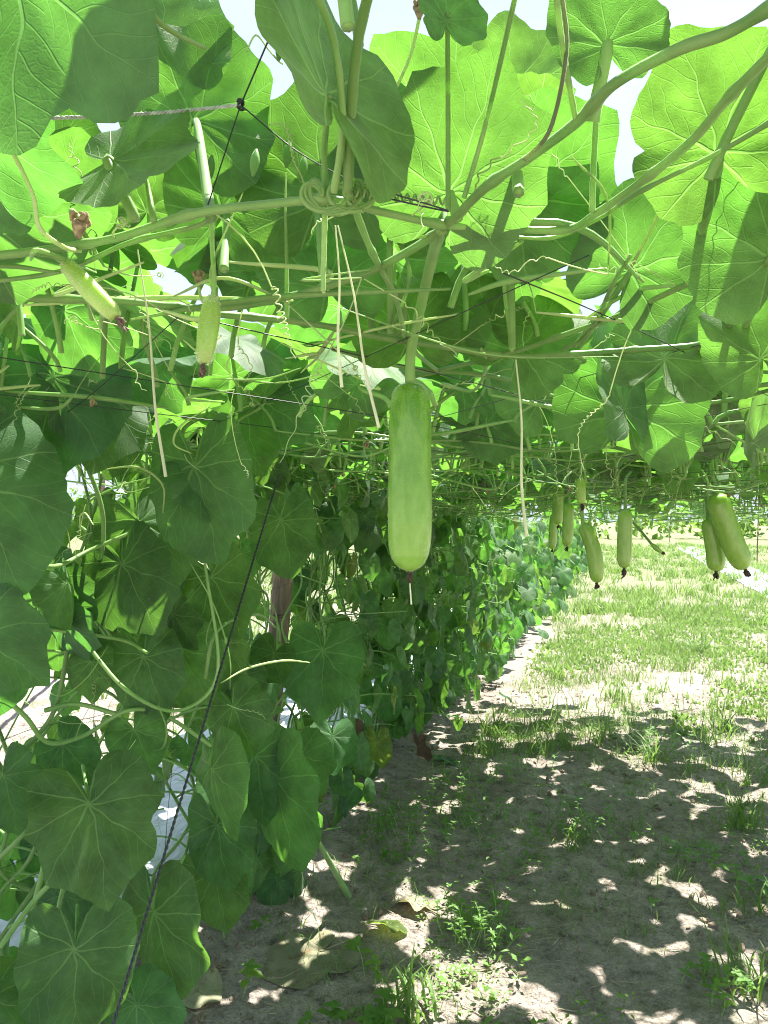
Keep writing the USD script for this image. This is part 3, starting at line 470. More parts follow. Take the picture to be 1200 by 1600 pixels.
CAN = [  # joint, tip, depth, tip depth, roll, material, node
    ((20, -70), (300, 190), .62, .60, 5, 2, None), ((-80, 200), (165, 290), .66, .72, 30, 2, None), ((-60, 330), (200, 320), .8, .8, 25, 2, None), ((175, 252), (325, 232), .70, .66, -58, 0, (212, 345)), ((-60, 60), (90, 30), .8, .82, 10, 1, None),
    ((305, 190), (352, 15), .92, .95, 0, 1, (330, 340)), ((350, 330), (400, 150), 1.0, 1.02, 10, 1, (350, 420)), ((500, 310), (490, 105), .96, 1.0, -10, 1, (505, 430)), ((512, 150), (478, -60), .60, .66, 58, 1, None), ((545, 240), (585, 95), .98, 1.0, -40, 0, None),
    ((690, 235), (590, 50), 1.0, 1.02, -10, 1, (700, 350)), ((705, 302), (790, 52), .74, .70, 3, 0, (715, 345)), ((800, 320), (975, 160), 1.0, .98, 5, 1, (800, 540)), ((820, 330), (945, 250), 1.05, .92, 35, 1, None), ((800, 150), (790, 30), 1.15, 1.18, 0, 1, (810, 300)),
    ((1122, 238), (1050, 30), .72, .72, 6, 1, (1075, 440)), ((1205, 400), (1160, 200), .78, .80, -8, 1, (1200, 440)), ((985, 425), (1095, 265), .98, .95, 0, 2, (905, 540)), ((800, 405), (885, 300), 1.12, 1.05, -5, 0, (800, 545)), ((608, 335), (632, 185), 1.02, 1.05, 0, 1, (610, 520)),
    ((948, 70), (925, -70), .54, .55, 15, 1, (925, 190)), ((698, 32), (690, -60), .62, .63, 30, 1, None), ((762, 505), (735, 400), 1.25, 1.28, 5, 1, None), ((812, 545), (890, 432), 1.25, 1.3, 0, 1, None), ((978, 640), (1000, 455), 1.35, 1.4, 5, 1, (960, 690)), ((1040, 560), (1095, 430), 1.2, 1.25, -5, 1, None),
    ((510, 445), (470, 305), 1.1, 1.15, 5, 1, None), ((640, 520), (620, 395), 1.22, 1.28, 0, 1, None), ((1190, 560), (1150, 440), 1.05, 1.1, 8, 1, None), ((975, 640), (950, 520), 1.3, 1.32, 60, 2, None), ((1180, 690), (1160, 620), 1.6, 1.5, 60, 2, None), ((90, 140), (40, 40), .95, 1.0, 0, 1, None), ((60, 270), (30, 130), 1.0, 1.05, 0, 1, None), ((230, 330), (250, 240), 1.1, 1.1, 0, 1, None), ((410, 420), (430, 330), 1.15, 1.2, 0, 1, None), ((260, 90), (250, -30), .95, 1.0, 0, 1, None)]
for uv, tip, d, d2, roll, m, nd in CAN:
    hand_leaf(front, uv, tip, d, d2, roll, M3[m], rng, scale=.84, width=.92, fold=-rng.uniform(.0, .3), node=None if nd is None else N(*nd), cup=rng.uniform(-.05, .12), droop=rng.uniform(-.05, .1), wave=.035, pr=.005)
for _ in range(70):
    O = np.array([rng.uniform(-1.3, 1.0), rng.uniform(.25, 1.35), rng.uniform(2.02, 2.4)]); L = rng.uniform(.12, .17)
    if in_view(O, int(1.1 * L * FPX / max(.3, project(O)[2]))): continue
    add_leaf(front, O, rng.normal(size=3) * [1, 1, .2], unit(rng.normal(0, .35, 3) + [0, 0, 1]), L, O + [rng.normal(0, .05), rng.normal(0, .05), -.3], M3[rng.integers(0, 2)], rng, spokes=16, rings=3)
for k in range(34):                                            # the tangle of thin shoots lying on the net
    u, v = rng.uniform(-20, 1220), rng.uniform(395, 640); a_ = N(u, v, rng.uniform(-.02, .02)); b_ = a_ + np.array([rng.normal(0, .14), rng.normal(0, .12), 0]); b_[2] = znet(b_[0], b_[1]) + rng.uniform(-.02, .02)
    if abs(u - 641) < 60 and v > 540: continue
    m_ = (a_ + b_) / 2 + rng.normal(0, .04, 3) * [1, 1, .5]; part(front, "thin_shoot", tube(spline([a_, m_, b_], 14), rng.uniform(.0014, .0040) * np.sin(PI * np.linspace(.07, .93, 14)) ** .6, 6), M_PET if rng.random() < .6 else M_TEN)
    if rng.random() < .6: tendril(front, a_, rng.normal(size=3), rng, .0010)
# buds: small unopened leaves and withered male flowers on thin stalks
def small_bud(thing, p, d, size, mat, name="leaf_bud"):
    d = unit(d); s = np.linspace(0, 1, 9); part(thing, name, tube(np.asarray(p) + d * (size * s)[:, None], size * 0.16 * np.sin(PI * np.clip(s, .04, .97)) ** .7 + .0004, 7), mat)
for u, v, d in ((395, 275, .86), (447, 262, .86), (55, 105, .9), (470, 285, .8), (325, 285, .9), (435, 95, .8)): small_bud(front, P(u, v, d), [.1, .1, 1], .038 * d, M_LEAFY if u != 395 else M_PET)
def withered_flower(thing, p, d, size, rng, mat=M_BUD, petals=True):
    d = unit(d); a = unit(np.cross(d, [.3, .9, .1])); b = np.cross(d, a); s = np.linspace(0, 1, 8); gs = [tube(np.asarray(p) + d * (size * s)[:, None], size * np.array([.16, .2, .26, .32, .38, .42, .40, .30]), 9)]
    for k in range(5):
        t_ = k * 2 * PI / 5 + rng.uniform(-.3, .3); e = a * math.cos(t_) + b * math.sin(t_); q_ = np.asarray(p) + d * size * .9 + e * size * .34
        gs.append(tube(spline([q_, q_ + d * size * .4 + e * size * .12 + rng.normal(0, size * .08, 3), q_ + d * size * .55 - e * size * .2 + rng.normal(0, size * .1, 3)], 7), size * np.array([.15, .16, .15, .14, .11, .08, .03]), 6))
    part(thing, "withered_flower", join(gs), mat)
for pts, r in (([(125, 392), (100, 386, .72), (62, 355, .70), (50, 300, .69), (5, 215, .66), (-40, 180, .64)], .0042),): hand_stem(front, pts, r, .0032, mat=M_TEN, name="flower_stalk")
withered_flower(front, P(122, 372, .70), [0.05, .05, 1], .017, rng, M_BUD)
for top, pts in ((P(655, 30, .85), [(570, 270, .95), (600, 180, .9), (640, 90, .87), (655, 30, .85)]), (P(1048, 195, .85), [(985, 420, .95), (1030, 330, .88), (1050, 250, .85), (1048, 195, .85)]), (P(310, 448, .95), [(330, 480, .95), (316, 470, .95), (310, 448, .95)])):
    part(front, "flower_stalk", tube(spline([P(*x) for x in pts], 24), .0021, 6), M_TEN); withered_flower(front, top, [0, 0, 1], .014, rng)

HOLES = [(G(755, 1548), .10), (G(690, 1575), .05), (G(845, 1560), .05), (G(610, 1440), .04), (G(1190, 1590), .06)]
def in_hole(p, L):
    q_ = p - SUN * (p[2] / SUN[2]); return any(np.hypot(q_[0] - c[0], q_[1] - c[1]) < r + L * .62 for c, r in HOLES)
def overhead(label, x0, x1, y0, y1, seed, spacing=0.145, node_d=0.11, lsize=(.11, .165), thin=0.0):
    rng = np.random.default_rng(seed); base = np.array([(x0 + x1) / 2, (y0 + y1) / 2, 1.7]); th = Thing("gourd_vine", label, "vine", base); nl = 0
    for yy in np.arange(y0 + spacing * .5, y1, spacing):
        n = int((x1 - x0) / node_d) + 1; sl = rng.uniform(-.35, .35); w = smoothed(rng.normal(0, .12, (n, 1)), 5)[:, 0]
        x = np.linspace(x0, x1, n); y = yy + sl * (x - x.mean()) * .5 + w; z = znet(x, y) + rng.uniform(-.012, .03) + smoothed(rng.normal(0, .03, (n, 1)), 3)[:, 0]
        pts = np.stack([x, y, z], -1)
        vis = np.array([in_view(p_, 60) and project(p_)[2] < 1.0 for p_ in pts])
        if not vis.any() and rng.random() < .5:
            sp = spline(pts, n * 4); part(th, "stem", tube(sp, rng.uniform(.003, .005) * (1 - .25 * np.linspace(0, 1, len(sp))), 7), M_STEM)
        for i in range(n):
            p_ = pts[i]
            if vis[i]: continue
            h = rng.uniform(.05, .30); lean = rng.normal(0, .07, 2); O = p_ + [lean[0], lean[1], h]
            L = rng.uniform(*lsize); u, v, d = project(O); d0_ = d
            
            az = rng.uniform(0, 2 * PI) if rng.random() < .3 else rng.normal(PI / 2, .8); tilt = rng.uniform(.25, 1.15) if d0_ < 4.5 else rng.uniform(.1, .9)
            nrm = np.array([math.sin(tilt) * math.cos(az), math.sin(tilt) * math.sin(az), math.cos(tilt)]); ax = np.array([-math.cos(az) * math.cos(tilt), -math.sin(az) * math.cos(tilt), math.sin(tilt)]) + rng.normal(0, .35, 3) if rng.random() < .6 else rng.normal(size=3) * [1, 1, .3]
            if thin and rng.random() < thin * (p_[1] - y0) / (y1 - y0): continue
            if (in_view(O, 200) and d < .84) or in_sky(O + unit(ax) * L * .3, L) or in_hole(O + unit(ax) * L * .3, L): continue
            mm = M3[rng.choice(3, p=[.45, .4, .15])] if rng.random() > .006 else M_YEL
            big = d < 2.2 and in_view(O, 150)
            add_leaf(th, O, ax, nrm, L, p_, mm, rng, spokes=24 if big else 13, rings=5 if big else 3, pet_up=[lean[0] * 2, lean[1] * 2, 1], pr=rng.uniform(.0034, .0052), psides=7 if big else 5, cup=rng.uniform(-.1, .25), droop=rng.uniform(0, .25), wave=rng.uniform(.02, .06)); nl += 1
            if rng.random() < .28 and d > .9: tendril(th, p_, unit(rng.normal(size=3) * [1, 1, .5] + [0, 0, -.15]), rng, .0011 * max(1, d / 2.5))
        # side shoots and hanging loose stems below the net
        for _ in range(1):
            i = rng.integers(0, n - 4)
            if vis[max(0, i - 3): i + 7].any(): continue
            a_, b_ = pts[i], pts[i + 3] + [0, rng.uniform(-.25, .25), 0]; b_[2] = znet(b_[0], b_[1])
            if min(project(a_)[2], project(b_)[2]) < 1.2 and (in_view(a_, 600) or in_view(b_, 600)): continue
            m_ = (a_ + b_) / 2 + [rng.normal(0, .05), rng.normal(0, .05), -rng.uniform(.0, .07)]; part(th, "side_shoot", tube(spline([a_, m_, b_], 14), rng.uniform(.0025, .005) * np.sin(PI * np.linspace(.08, .92, 14)) ** .5, 6), M_PET)
            if rng.random() < .25: withered_flower(th, m_, [rng.normal(0, .3), rng.normal(0, .3), -1], .014, rng)
    return th
overhead("overhead vine nearest the camera at the left corner above the nearest wall leaves", -1.6, 0.2, 0.15, 1.15, 101, spacing=.195)
overhead("overhead vine at the right nearest the camera behind the crossing thick stems", 0.2, 2.1, 0.15, 1.15, 102, spacing=.195)
overhead("overhead vine spread behind the main hanging gourd on the left half of the net", -1.6, 0.2, 1.15, 2.3, 103, spacing=.195)
overhead("overhead vine with bright backlit leaves on upright stalks right of the main gourd", 0.2, 2.1, 1.15, 2.3, 104, spacing=.195)
overhead("overhead vine meeting the wall of leaves above the wooden post", -1.6, 0.2, 2.3, 3.6, 105, spacing=.105, lsize=(.105, .16))
overhead("overhead vine from which the group of smaller gourds hangs", 0.2, 2.1, 2.3, 3.6, 106, spacing=.105, lsize=(.105, .16))
overhead("overhead vine above the far end of the leaf wall", -1.6, 0.2, 3.6, 5.1, 107, spacing=.105, lsize=(.105, .16))
overhead("overhead vine behind the smaller gourds at the right", 0.2, 2.1, 3.6, 5.1, 108, spacing=.105, lsize=(.105, .16))
overhead("farthest overhead vine ending over the sunny path on the wall side", -1.6, 0.2, 5.1, 6.8, 109, spacing=.15, thin=.75)
overhead("farthest overhead vine at the right edge where the sunny grass begins", 0.2, 2.1, 5.1, 6.8, 110, spacing=.15, thin=.75)

overhead("overhead vine beyond the left wall of leaves nearest the camera", -2.5, -1.6, 0.9, 3.0, 111, spacing=.15)
overhead("overhead vine beyond the left wall of leaves behind the wooden post", -2.5, -1.6, 3.0, 5.0, 112, spacing=.15)
overhead("overhead vine beyond the far end of the leaf wall", -2.5, -1.6, 5.0, 7.2, 113, spacing=.15)

# ------------------------------------------------------------------ the wall of leaves
def wall_leaf(th, node, out, rng, mat, lsize, near):
    O = node + np.array([out * rng.uniform(.04, .34), rng.normal(0, .07), rng.uniform(-.02, .1)]); L = rng.uniform(*lsize)
    face = 1 if rng.random() < .8 else -1
    yaw = rng.normal(-.5, .6); el = rng.uniform(-.1, .7); nrm = np.array([face * math.cos(yaw) * math.cos(el), math.sin(yaw) * math.cos(el), math.sin(el)])
    ax = np.array([rng.normal(0, .15) + .25 * face, rng.normal(0, .4), -1.0])
    u, v, d = project(O + unit(ax) * L * .4); pu = 400 + (1330 - v) * .093
    if ((570 < v < 710) or (890 < v < 1010)) and abs(u - pu) < 26 + .75 * L * FPX / d and d < 3.9 and out > 0: return
    add_leaf(th, O, ax, nrm, L, node, mat, rng, spokes=22 if near else 13, rings=5 if near else 3, pet_up=[out, 0, .9], pr=rng.uniform(.003, .0042), psides=6 if near else 5, cup=rng.uniform(-.02, .3), droop=rng.uniform(.0, .35), wave=rng.uniform(.02, .06), fold=rng.choice([.1, -.2, .35, -.45, .55]), width=rng.uniform(.78, 1.0))
def wall_plant(label, y0, y1, seed, nst=4, zmax=1.8, zmin=.05, node_d=.105, lsize=(.075, .125), back=False, cover=1.0, x=-1.55, skip=None):
    rng = np.random.default_rng(seed); th = Thing("gourd_vine", label, "vine", (x, (y0 + y1) / 2, 0))
    for k in range(nst):
        yb = y0 + (y1 - y0) * (k + rng.uniform(.2, .8)) / nst; n = int((zmax - zmin) / node_d) + 1; z = np.linspace(0.0, zmax, n) + rng.normal(0, .02, n)
        y = yb + smoothed(rng.normal(0, .22, (n, 1)), 5)[:, 0] + rng.uniform(-.2, .2) * np.linspace(0, 1, n); xx = x + smoothed(rng.normal(0, .07, (n, 1)), 3)[:, 0]
        pts = np.stack([xx, y, z], -1); sp = spline(pts, n * 4); part(th, "stem", tube(sp, np.linspace(.0062, .0042, len(sp)), 7), M_STEM)
        for i in range(n):
            if z[i] < zmin: continue
            out = 1 if rng.random() < (.35 if back else .72) else -1
            u, v, d = project(pts[i])
            if rng.random() > cover or (skip and skip(u, v, rng)): continue
            if out > 0 and v > 850 and v < 1010 and abs(u - (400 + (1330 - v) * .093) - 10) < 75 and d < 3.9: continue
            m = M3[rng.choice(3, p=[.5, .2, .3])] if rng.random() > .015 else M_YEL
            wall_leaf(th, pts[i], out, rng, m, lsize, d < 3.2)
            if rng.random() < .35: tendril(th, pts[i], unit(rng.normal(size=3) + [.5 * out, 0, -.2]), rng, .001 * max(1, d / 2.5))
            if rng.random() < .12: part(th, "side_shoot", tube(spline([pts[i], pts[i] + rng.normal(0, .1, 3) + [.1 * out, 0, .05], pts[i] + rng.normal(0, .18, 3) + [.12 * out, 0, 0]], 12), .003, 6), M_PET)
    return th
gap_near = lambda u, v, r: (30 < u < 340 and 700 < v < 1190 and r.random() < .38) or (u < 60 and 1090 < v < 1420 and r.random() < .8) or (400 < u < 560 and v > 1085 and r.random() < .75)
gap_low = lambda u, v, r: (v > 1030 and 400 < u < 580 and r.random() < .45) or (v > 1150 and u > 600)
wall_plant("climbing vine at the left edge nearest the camera with gaps of sunlight behind", 1.0, 2.2, 201, nst=9, lsize=(.08, .13), skip=gap_near, back=True)
wall_plant("climbing vine in front of the wooden post and behind the black cord", 2.2, 3.2, 202, nst=10, skip=gap_near)
wall_plant("climbing vine just beyond the wooden post", 3.2, 4.1, 203, nst=14, skip=gap_low)
wall_plant("climbing vine behind the lower end of the main hanging gourd", 4.1, 5.0, 204, nst=14, skip=gap_low)
wall_plant("climbing vine right of the main gourd in the shaded wall", 5.0, 6.0, 205, nst=15, x=-1.44)
wall_plant("last shaded climbing vine where the leaf wall meets the sunny row", 6.0, 7.2, 206, nst=18, x=-1.4)
near_w = Thing("gourd_vine", "nearest climbing vine with broad round leaves at the lower left corner", "vine", G(120, 1700))
rng = np.random.default_rng(77)
def wstem(pts, r0, r1): hand_p = spline([P(*x) for x in pts], len(pts) * 8); part(near_w, "stem", tube(hand_p, np.linspace(r0, r1, len(hand_p)), 8, ridges=.06), M_STEM)
wstem([(-40, 1260, 1.75), (30, 1180, 1.8), (85, 1110, 1.82), (108, 1000, 1.84), (118, 960, 1.84), (152, 900, 1.85), (160, 800, 1.8), (120, 690, 1.75)], .0065, .0055)
wstem([(0, 1085, 1.7), (40, 1120, 1.7), (75, 1160, 1.75), (130, 1150, 1.8), (200, 1110, 1.8), (260, 1120, 1.85), (330, 1165, 1.9)], .006, .005)
wstem([(70, 1110, 1.8), (120, 1100, 1.8), (190, 1118, 1.8)], .006, .0055)
wstem([(20, 980, 1.7), (90, 985, 1.8), (190, 1000, 1.85), (230, 1020, 1.8)], .005, .004)
wstem([(45, 880, 1.6), (90, 884, 1.7), (140, 860, 1.8), (210, 830, 1.85)], .006, .005)
wstem([(0, 1480, 1.6), (60, 1400, 1.65), (100, 1370, 1.65), (92, 1430, 1.72), (116, 1470, 1.70)], .0065, .005)
wstem([(0, 1340, 1.6), (50, 1290, 1.6), (95, 1235, 1.72), (135, 1245, 1.72)], .0055, .0045)
wstem([(60, 1700, 1.7), (60, 1560, 1.75), (50, 1440, 1.75), (70, 1330, 1.75), (40, 1240, 1.75)], .007, .0065)
wstem([(320, 1060, 1.9), (340, 985, 1.9), (400, 960, 2.2), (430, 980, 2.5)], .005, .004)
wstem([(130, 1000, 1.8), (200, 1080, 1.75), (280, 1110, 1.8), (340, 1050, 1.85), (320, 880, 1.85)], .005, .004)
WAL = [((118, 1484), (112, 1640), 1.60, 1.56, 0, 0), ((141, 1256), (168, 1402), 1.62, 1.56, -4, 0), ((-50, 985), (60, 1060), 1.42, 1.4, 0, 0), ((-70, 740), (25, 910), 1.45, 1.42, 10, 0), ((85, 590), (45, 750), 1.6, 1.55, 10, 2), ((150, 600), (150, 725), 1.68, 1.62, -25, 2),
       ((100, 482), (196, 552), 1.5, 1.45, 20, 0), ((235, 535), (275, 632), 1.7, 1.65, 10, 0), ((380, 602), (476, 676), 1.9, 1.82, 0, 0), ((306, 728), (322, 880), 1.75, 1.7, 38, 0), ((318, 735), (378, 800), 1.78, 1.75, -25, 0), ((218, 815), (262, 915), 1.9, 1.85, 0, 0), ((192, 880), (232, 985), 1.82, 1.76, 25, 2), ((60, 908), (124, 966), 1.8, 1.75, 35, 2),
       ((226, 1026), (252, 1116), 1.85, 1.8, 8, 0), ((275, 1010), (320, 1090), 1.95, 1.9, 10, 1), ((332, 1200), (348, 1305), 1.95, 1.88, 62, 1), ((430, 1215), (446, 1352), 2.2, 2.1, 52, 0), ((400, 1180), (410, 1290), 2.2, 2.15, 10, 0), ((340, 1290), (350, 1395), 2.05, 2.0, 35, 0), ((335, 1365), (350, 1455), 2.1, 2.05, 20, 0), ((242, 1425), (262, 1575), 1.8, 1.75, 50, 0), ((440, 812), (452, 892), 2.6, 2.55, 10, 0), ((505, 1016), (500, 1114), 3.0, 2.9, 0, 0),
       ((215, 1570), (270, 1640), 1.7, 1.65, 0, 0), ((-20, 1560), (20, 1650), 1.6, 1.55, 0, 0), ((100, 1400), (130, 1460), 1.8, 1.75, 30, 2), ((100, 1165), (140, 1215), 1.85, 1.8, 15, 2), ((5, 1210), (25, 1300), 1.7, 1.7, 25, 2), ((330, 900), (370, 990), 2.1, 2.0, 30, 0), ((270, 960), (300, 1010), 1.95, 1.9, 40, 2), ((100, 975), (150, 1010), 1.8, 1.75, 50, 2), ((380, 680), (410, 745), 2.1, 2.1, 10, 1), ((210, 1140), (235, 1200), 1.8, 1.75, 10, 1), ((365, 1105), (390, 1180), 2.0, 1.95, 20, 0), ((520, 1150), (520, 1210), 3.3, 3.2, 10, 0), ((470, 1180), (500, 1240), 2.9, 2.8, 20, 0), ((350, 1000), (375, 1060), 2.3, 2.2, 40, 0)]
for uv, tip, d, d2, roll, m in WAL:
    O = P(*uv, d); hand_leaf(near_w, uv, tip, d, d2, roll, M3[m], rng, upper=True, node='behind', pr=.0034, cup=rng.uniform(.02, .16), droop=rng.uniform(0, .2), wave=.04, fold=rng.choice([0, .1, .2, -.12]), width=rng.uniform(.86, .98))
for uv, tip, d, roll, m, lab in (((590, 1160), (598, 1238), 3.6, 10, M_YEL, "yellowing leaf riddled with small holes"), ((548, 1150), (560, 1232), 3.65, 20, M_BROWN, "dried brown curled leaf"), ((500, 1235), (488, 1275), 3.3, 0, M_YEL, None), ((655, 1165), (668, 1220), 4.2, 45, M_BROWN, "withered brown hanging leaf")):
    hand_leaf(near_w, uv, tip, d, d, roll, m, rng, upper=True, scale=.6, width=.62, cup=.3, wave=.08, label=lab)
for k in range(26):
    u, v = rng.uniform(0, 380), rng.uniform(620, 1200); tendril(near_w, P(u, v, rng.uniform(1.6, 2)), rng.normal(size=3), rng, .001)
for k in range(0):
    u, v = rng.uniform(20, 330), rng.uniform(850, 1190); p0 = P(u, v, 1.9); part(near_w, "side_shoot", tube(spline([p0, p0 + rng.normal(0, .1, 3), p0 + rng.normal(0, .2, 3)], 14), .0024, 6), M_PET)
for k in range(26):
    u, v = rng.uniform(0, 345), rng.uniform(560, 1190); p0 = P(u, v, rng.uniform(1.7, 2.0)); d1 = rng.normal(0, .12, 3); p1 = p0 + d1; bow = np.cross(unit(d1), FWD) * rng.normal(0, .045) + rng.normal(0, .02, 3)
    part(near_w, "thin_shoot", tube(spline([p0, p0 + d1 * .3 + bow, p0 + d1 * .7 + bow, p1], 16), rng.uniform(.0012, .0032) * np.sin(PI * np.linspace(.07, .93, 16)) ** .6, 6), M_PET if rng.random() < .6 else M_TEN)
# the sunny row beyond the end of the net
def row(label, y0, y1, seed, n, lsize, x=-1.65, zt=1.35):
    rng = np.random.default_rng(seed); th = Thing("gourd_vine", label, "vine", (x, (y0 + y1) / 2, 0))
    for k in range(3):
        yy = np.linspace(y0, y1, 10); part(th, "stem", tube(np.stack([x + rng.normal(0, .1, 10), yy, .3 + .35 * k + rng.normal(0, .08, 10)], -1), .007, 6), M_STEM)
    for _ in range(n):
        y = rng.uniform(y0, y1); z = zt * rng.random() ** .85; O = np.array([x + (.12 + .30 * (1 - z / zt)) + rng.normal(0, .13), y, z + .1]); nrm = np.array([rng.normal(.6, .6), rng.normal(-.2, .7), rng.uniform(-.1, 1.0)]); ax = np.array([.5, rng.normal(-.2, .5), -1.0])
        add_leaf(th, O, ax, nrm, rng.uniform(*lsize), O + np.array([-.15, rng.normal(0, .06), .05]), M3[rng.choice(3, p=[.5, .3, .2])], rng, spokes=10, rings=2, psides=4, cup=.15)
row("sunlit pale green vine row just beyond the end of the overhead net", 7.2, 9.6, 301, 270, (.10, .15))
row("second vine row section further along the sunny path", 9.6, 14, 302, 280, (.12, .18))
row("distant end of the sunlit vine row by the path", 14, 26, 303, 290, (.17, .26))

# ------------------------------------------------------------------ gourds
TT = np.array([0, .012, .03, .06, .11, .2, .35, .55, .75, .86, .92, .96, .985, 1.0]); PR = np.array([.16, .5, .70, .85, .93, .965, .975, 1.0, 1.0, .94, .83, .66, .42, .12])
def gourd(label, top, bottom, R, seed, mat=M_GOURD3, bend=0.0, stalk=None, blossom=M_BLOSSOM, prof=None, bl=1.0, fuzz=0, sides=28, rings=44, group="bottle gourds hanging from the net", style=False):
    rng = np.random.default_rng(seed); t = Thing("bottle_gourd", label, "gourd", top); top, bottom = np.asarray(top, float), np.asarray(bottom, float); s = np.concatenate([np.linspace(0, .12, 12), np.linspace(.12, .85, rings - 24)[1:], np.linspace(.85, 1, 14)[1:]])
    ax = unit(bottom - top); side = unit(np.cross(ax, FWD)); L = np.linalg.norm(bottom - top); p = top + (bottom - top) * s[:, None] + side * (bend * L * 4 * s * (1 - s))[:, None]
    r = R * np.interp(s, TT, PR if prof is None else prof); r = r * (1 + .012 * np.sin(s * 9 + seed))
    v, f, st = tube(p, r, sides, uv=True); v = v + (noise(v * 22, seed)[:, None] - .5) * R * .06 + (noise(v * 70, seed)[:, None] - .5) * R * .012
    part(t, "fruit", (v, f, st), mat)
    if stalk is not None: part(t, "stalk", tube(spline(list(stalk) + [top + ax * .004], 26), np.linspace(R * .2, R * .24, 26) if fuzz else np.linspace(R * .18, R * .26, 26), 9, ridges=.05), M_PET)
    if blossom is not None:
        e = p[-1]; gs = []
        a_ = unit(np.cross(ax, [.3, .9, .1])); b_ = np.cross(ax, a_); s8 = np.linspace(0, 1, 8); B = R * .45 * bl
        gs.append(tube(e + ax * (B * 1.2 * s8 - .001)[:, None], B * np.array([.35, .42, .34, .38, .46, .42, .34, .15]) * (1 + .2 * rng.normal(size=8)), 8))
        for k in range(6):
            q_ = e + ax * B * .5 + (a_ * math.cos(k) + b_ * math.sin(k)) * B * .25; gs.append(tube(spline([q_, q_ + ax * B * .6 + rng.normal(0, B * .25, 3), q_ + ax * B * rng.uniform(.8, 1.5) + rng.normal(0, B * .3, 3)], 8), B * np.array([.22, .25, .24, .2, .22, .2, .14, .05]), 6))
        part(t, "dried_blossom", join(gs), blossom)
        if style: part(t, "dried_style", tube(spline([e + ax * B, e + ax * (B + .016) + side * .001, e + ax * (B + .042) + side * .003], 10), np.linspace(.0008, .0014, 10), 6), M_PALE)
    if fuzz:
        k = rng.integers(0, len(v) - 3, fuzz); nn = normals(v, f)[k]; fi = f[rng.integers(0, len(f), fuzz)]; w = rng.dirichlet([1, 1, 1], fuzz); b0 = (v[fi] * w[:, :, None]).sum(1); nn = (normals(v, f)[fi] * w[:, :, None]).sum(1); l = rng.uniform(.0008, .0022, fuzz)[:, None]
        pts = np.stack([b0, b0 + nn * l * .5 + rng.normal(0, .0002, (fuzz, 3)), b0 + nn * l + rng.normal(0, .0005, (fuzz, 3))], 1).reshape(-1, 3) - t.base
        c = UsdGeom.BasisCurves.Define(stage, t.path + "/fuzz"); c.CreateTypeAttr("linear"); c.CreatePointsAttr(Vt.Vec3fArray.FromNumpy(pts.astype(np.float32))); c.CreateCurveVertexCountsAttr(Vt.IntArray.FromNumpy(np.full(fuzz, 3, np.int32))); c.CreateWidthsAttr(Vt.FloatArray.FromNumpy(np.tile([.00011, .00009, .00004], fuzz).astype(np.float32))); c.SetWidthsInterpolation("vertex")
        UsdShade.MaterialBindingAPI.Apply(c.GetPrim()).Bind(M_HAIR); c.GetPrim().SetCustomDataByKey("kind", "stuff")
    return t
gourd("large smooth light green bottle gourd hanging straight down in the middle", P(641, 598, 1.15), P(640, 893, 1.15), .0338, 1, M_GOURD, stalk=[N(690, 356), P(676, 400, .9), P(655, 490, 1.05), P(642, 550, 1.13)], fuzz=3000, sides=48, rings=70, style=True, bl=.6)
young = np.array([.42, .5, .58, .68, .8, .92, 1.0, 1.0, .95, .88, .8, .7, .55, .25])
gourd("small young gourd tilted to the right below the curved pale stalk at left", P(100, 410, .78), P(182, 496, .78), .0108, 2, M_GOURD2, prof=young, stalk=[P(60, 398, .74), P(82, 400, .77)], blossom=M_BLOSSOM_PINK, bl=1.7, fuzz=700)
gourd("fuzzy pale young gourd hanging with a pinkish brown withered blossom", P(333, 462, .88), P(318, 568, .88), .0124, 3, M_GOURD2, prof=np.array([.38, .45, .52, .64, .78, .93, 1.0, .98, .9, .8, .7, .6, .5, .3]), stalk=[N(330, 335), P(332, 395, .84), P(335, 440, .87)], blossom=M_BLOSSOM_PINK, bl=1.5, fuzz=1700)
def far_gourd(label, uv0, uv1, wpx, d, seed, bend=0, mat=M_GOURD3, bl=1.0, blossom=M_BLOSSOM, prof=None):
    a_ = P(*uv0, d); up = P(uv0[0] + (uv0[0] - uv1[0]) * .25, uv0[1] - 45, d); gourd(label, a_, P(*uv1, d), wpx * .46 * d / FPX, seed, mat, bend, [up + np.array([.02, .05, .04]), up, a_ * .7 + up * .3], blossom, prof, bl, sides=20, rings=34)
far_gourd("tiny green gourd with a black withered tip above the curved gourd", (907, 747), (909, 787), 17, 2.6, 11, bl=1.6, prof=young)
far_gourd("curved green gourd bending to the right at its lower end", (911, 818), (932, 911), 26, 3.2, 12, bend=.07)
far_gourd("yellow green sunlit straight gourd with a dark hanging blossom", (977, 796), (975, 888), 25, 3.0, 13, mat=M_GOURD2, bl=1.5)
far_gourd("slim dark green gourd hanging highest of the three close together", (873, 758), (872, 820), 17, 3.9, 14)
far_gourd("slim green gourd rightmost of the three close together", (889, 788), (886, 854), 19, 3.7, 15)
far_gourd("slim gourd lowest and leftmost of the three beside the leaf wall", (865, 803), (863, 858), 14, 4.1, 16)
far_gourd("plump green gourd left of the touching pair at the right edge", (1107, 810), (1119, 893), 31, 3.0, 17, bend=.04)
far_gourd("long tilted green gourd right of the touching pair at the right edge", (1120, 772), (1164, 889), 39, 2.9, 18, bend=-.03)
t = Thing("young_fruit", "thin curved green young fruit stalk with a dark tip hanging behind the sunlit gourd", "gourd bud", P(990, 818, 3.4))
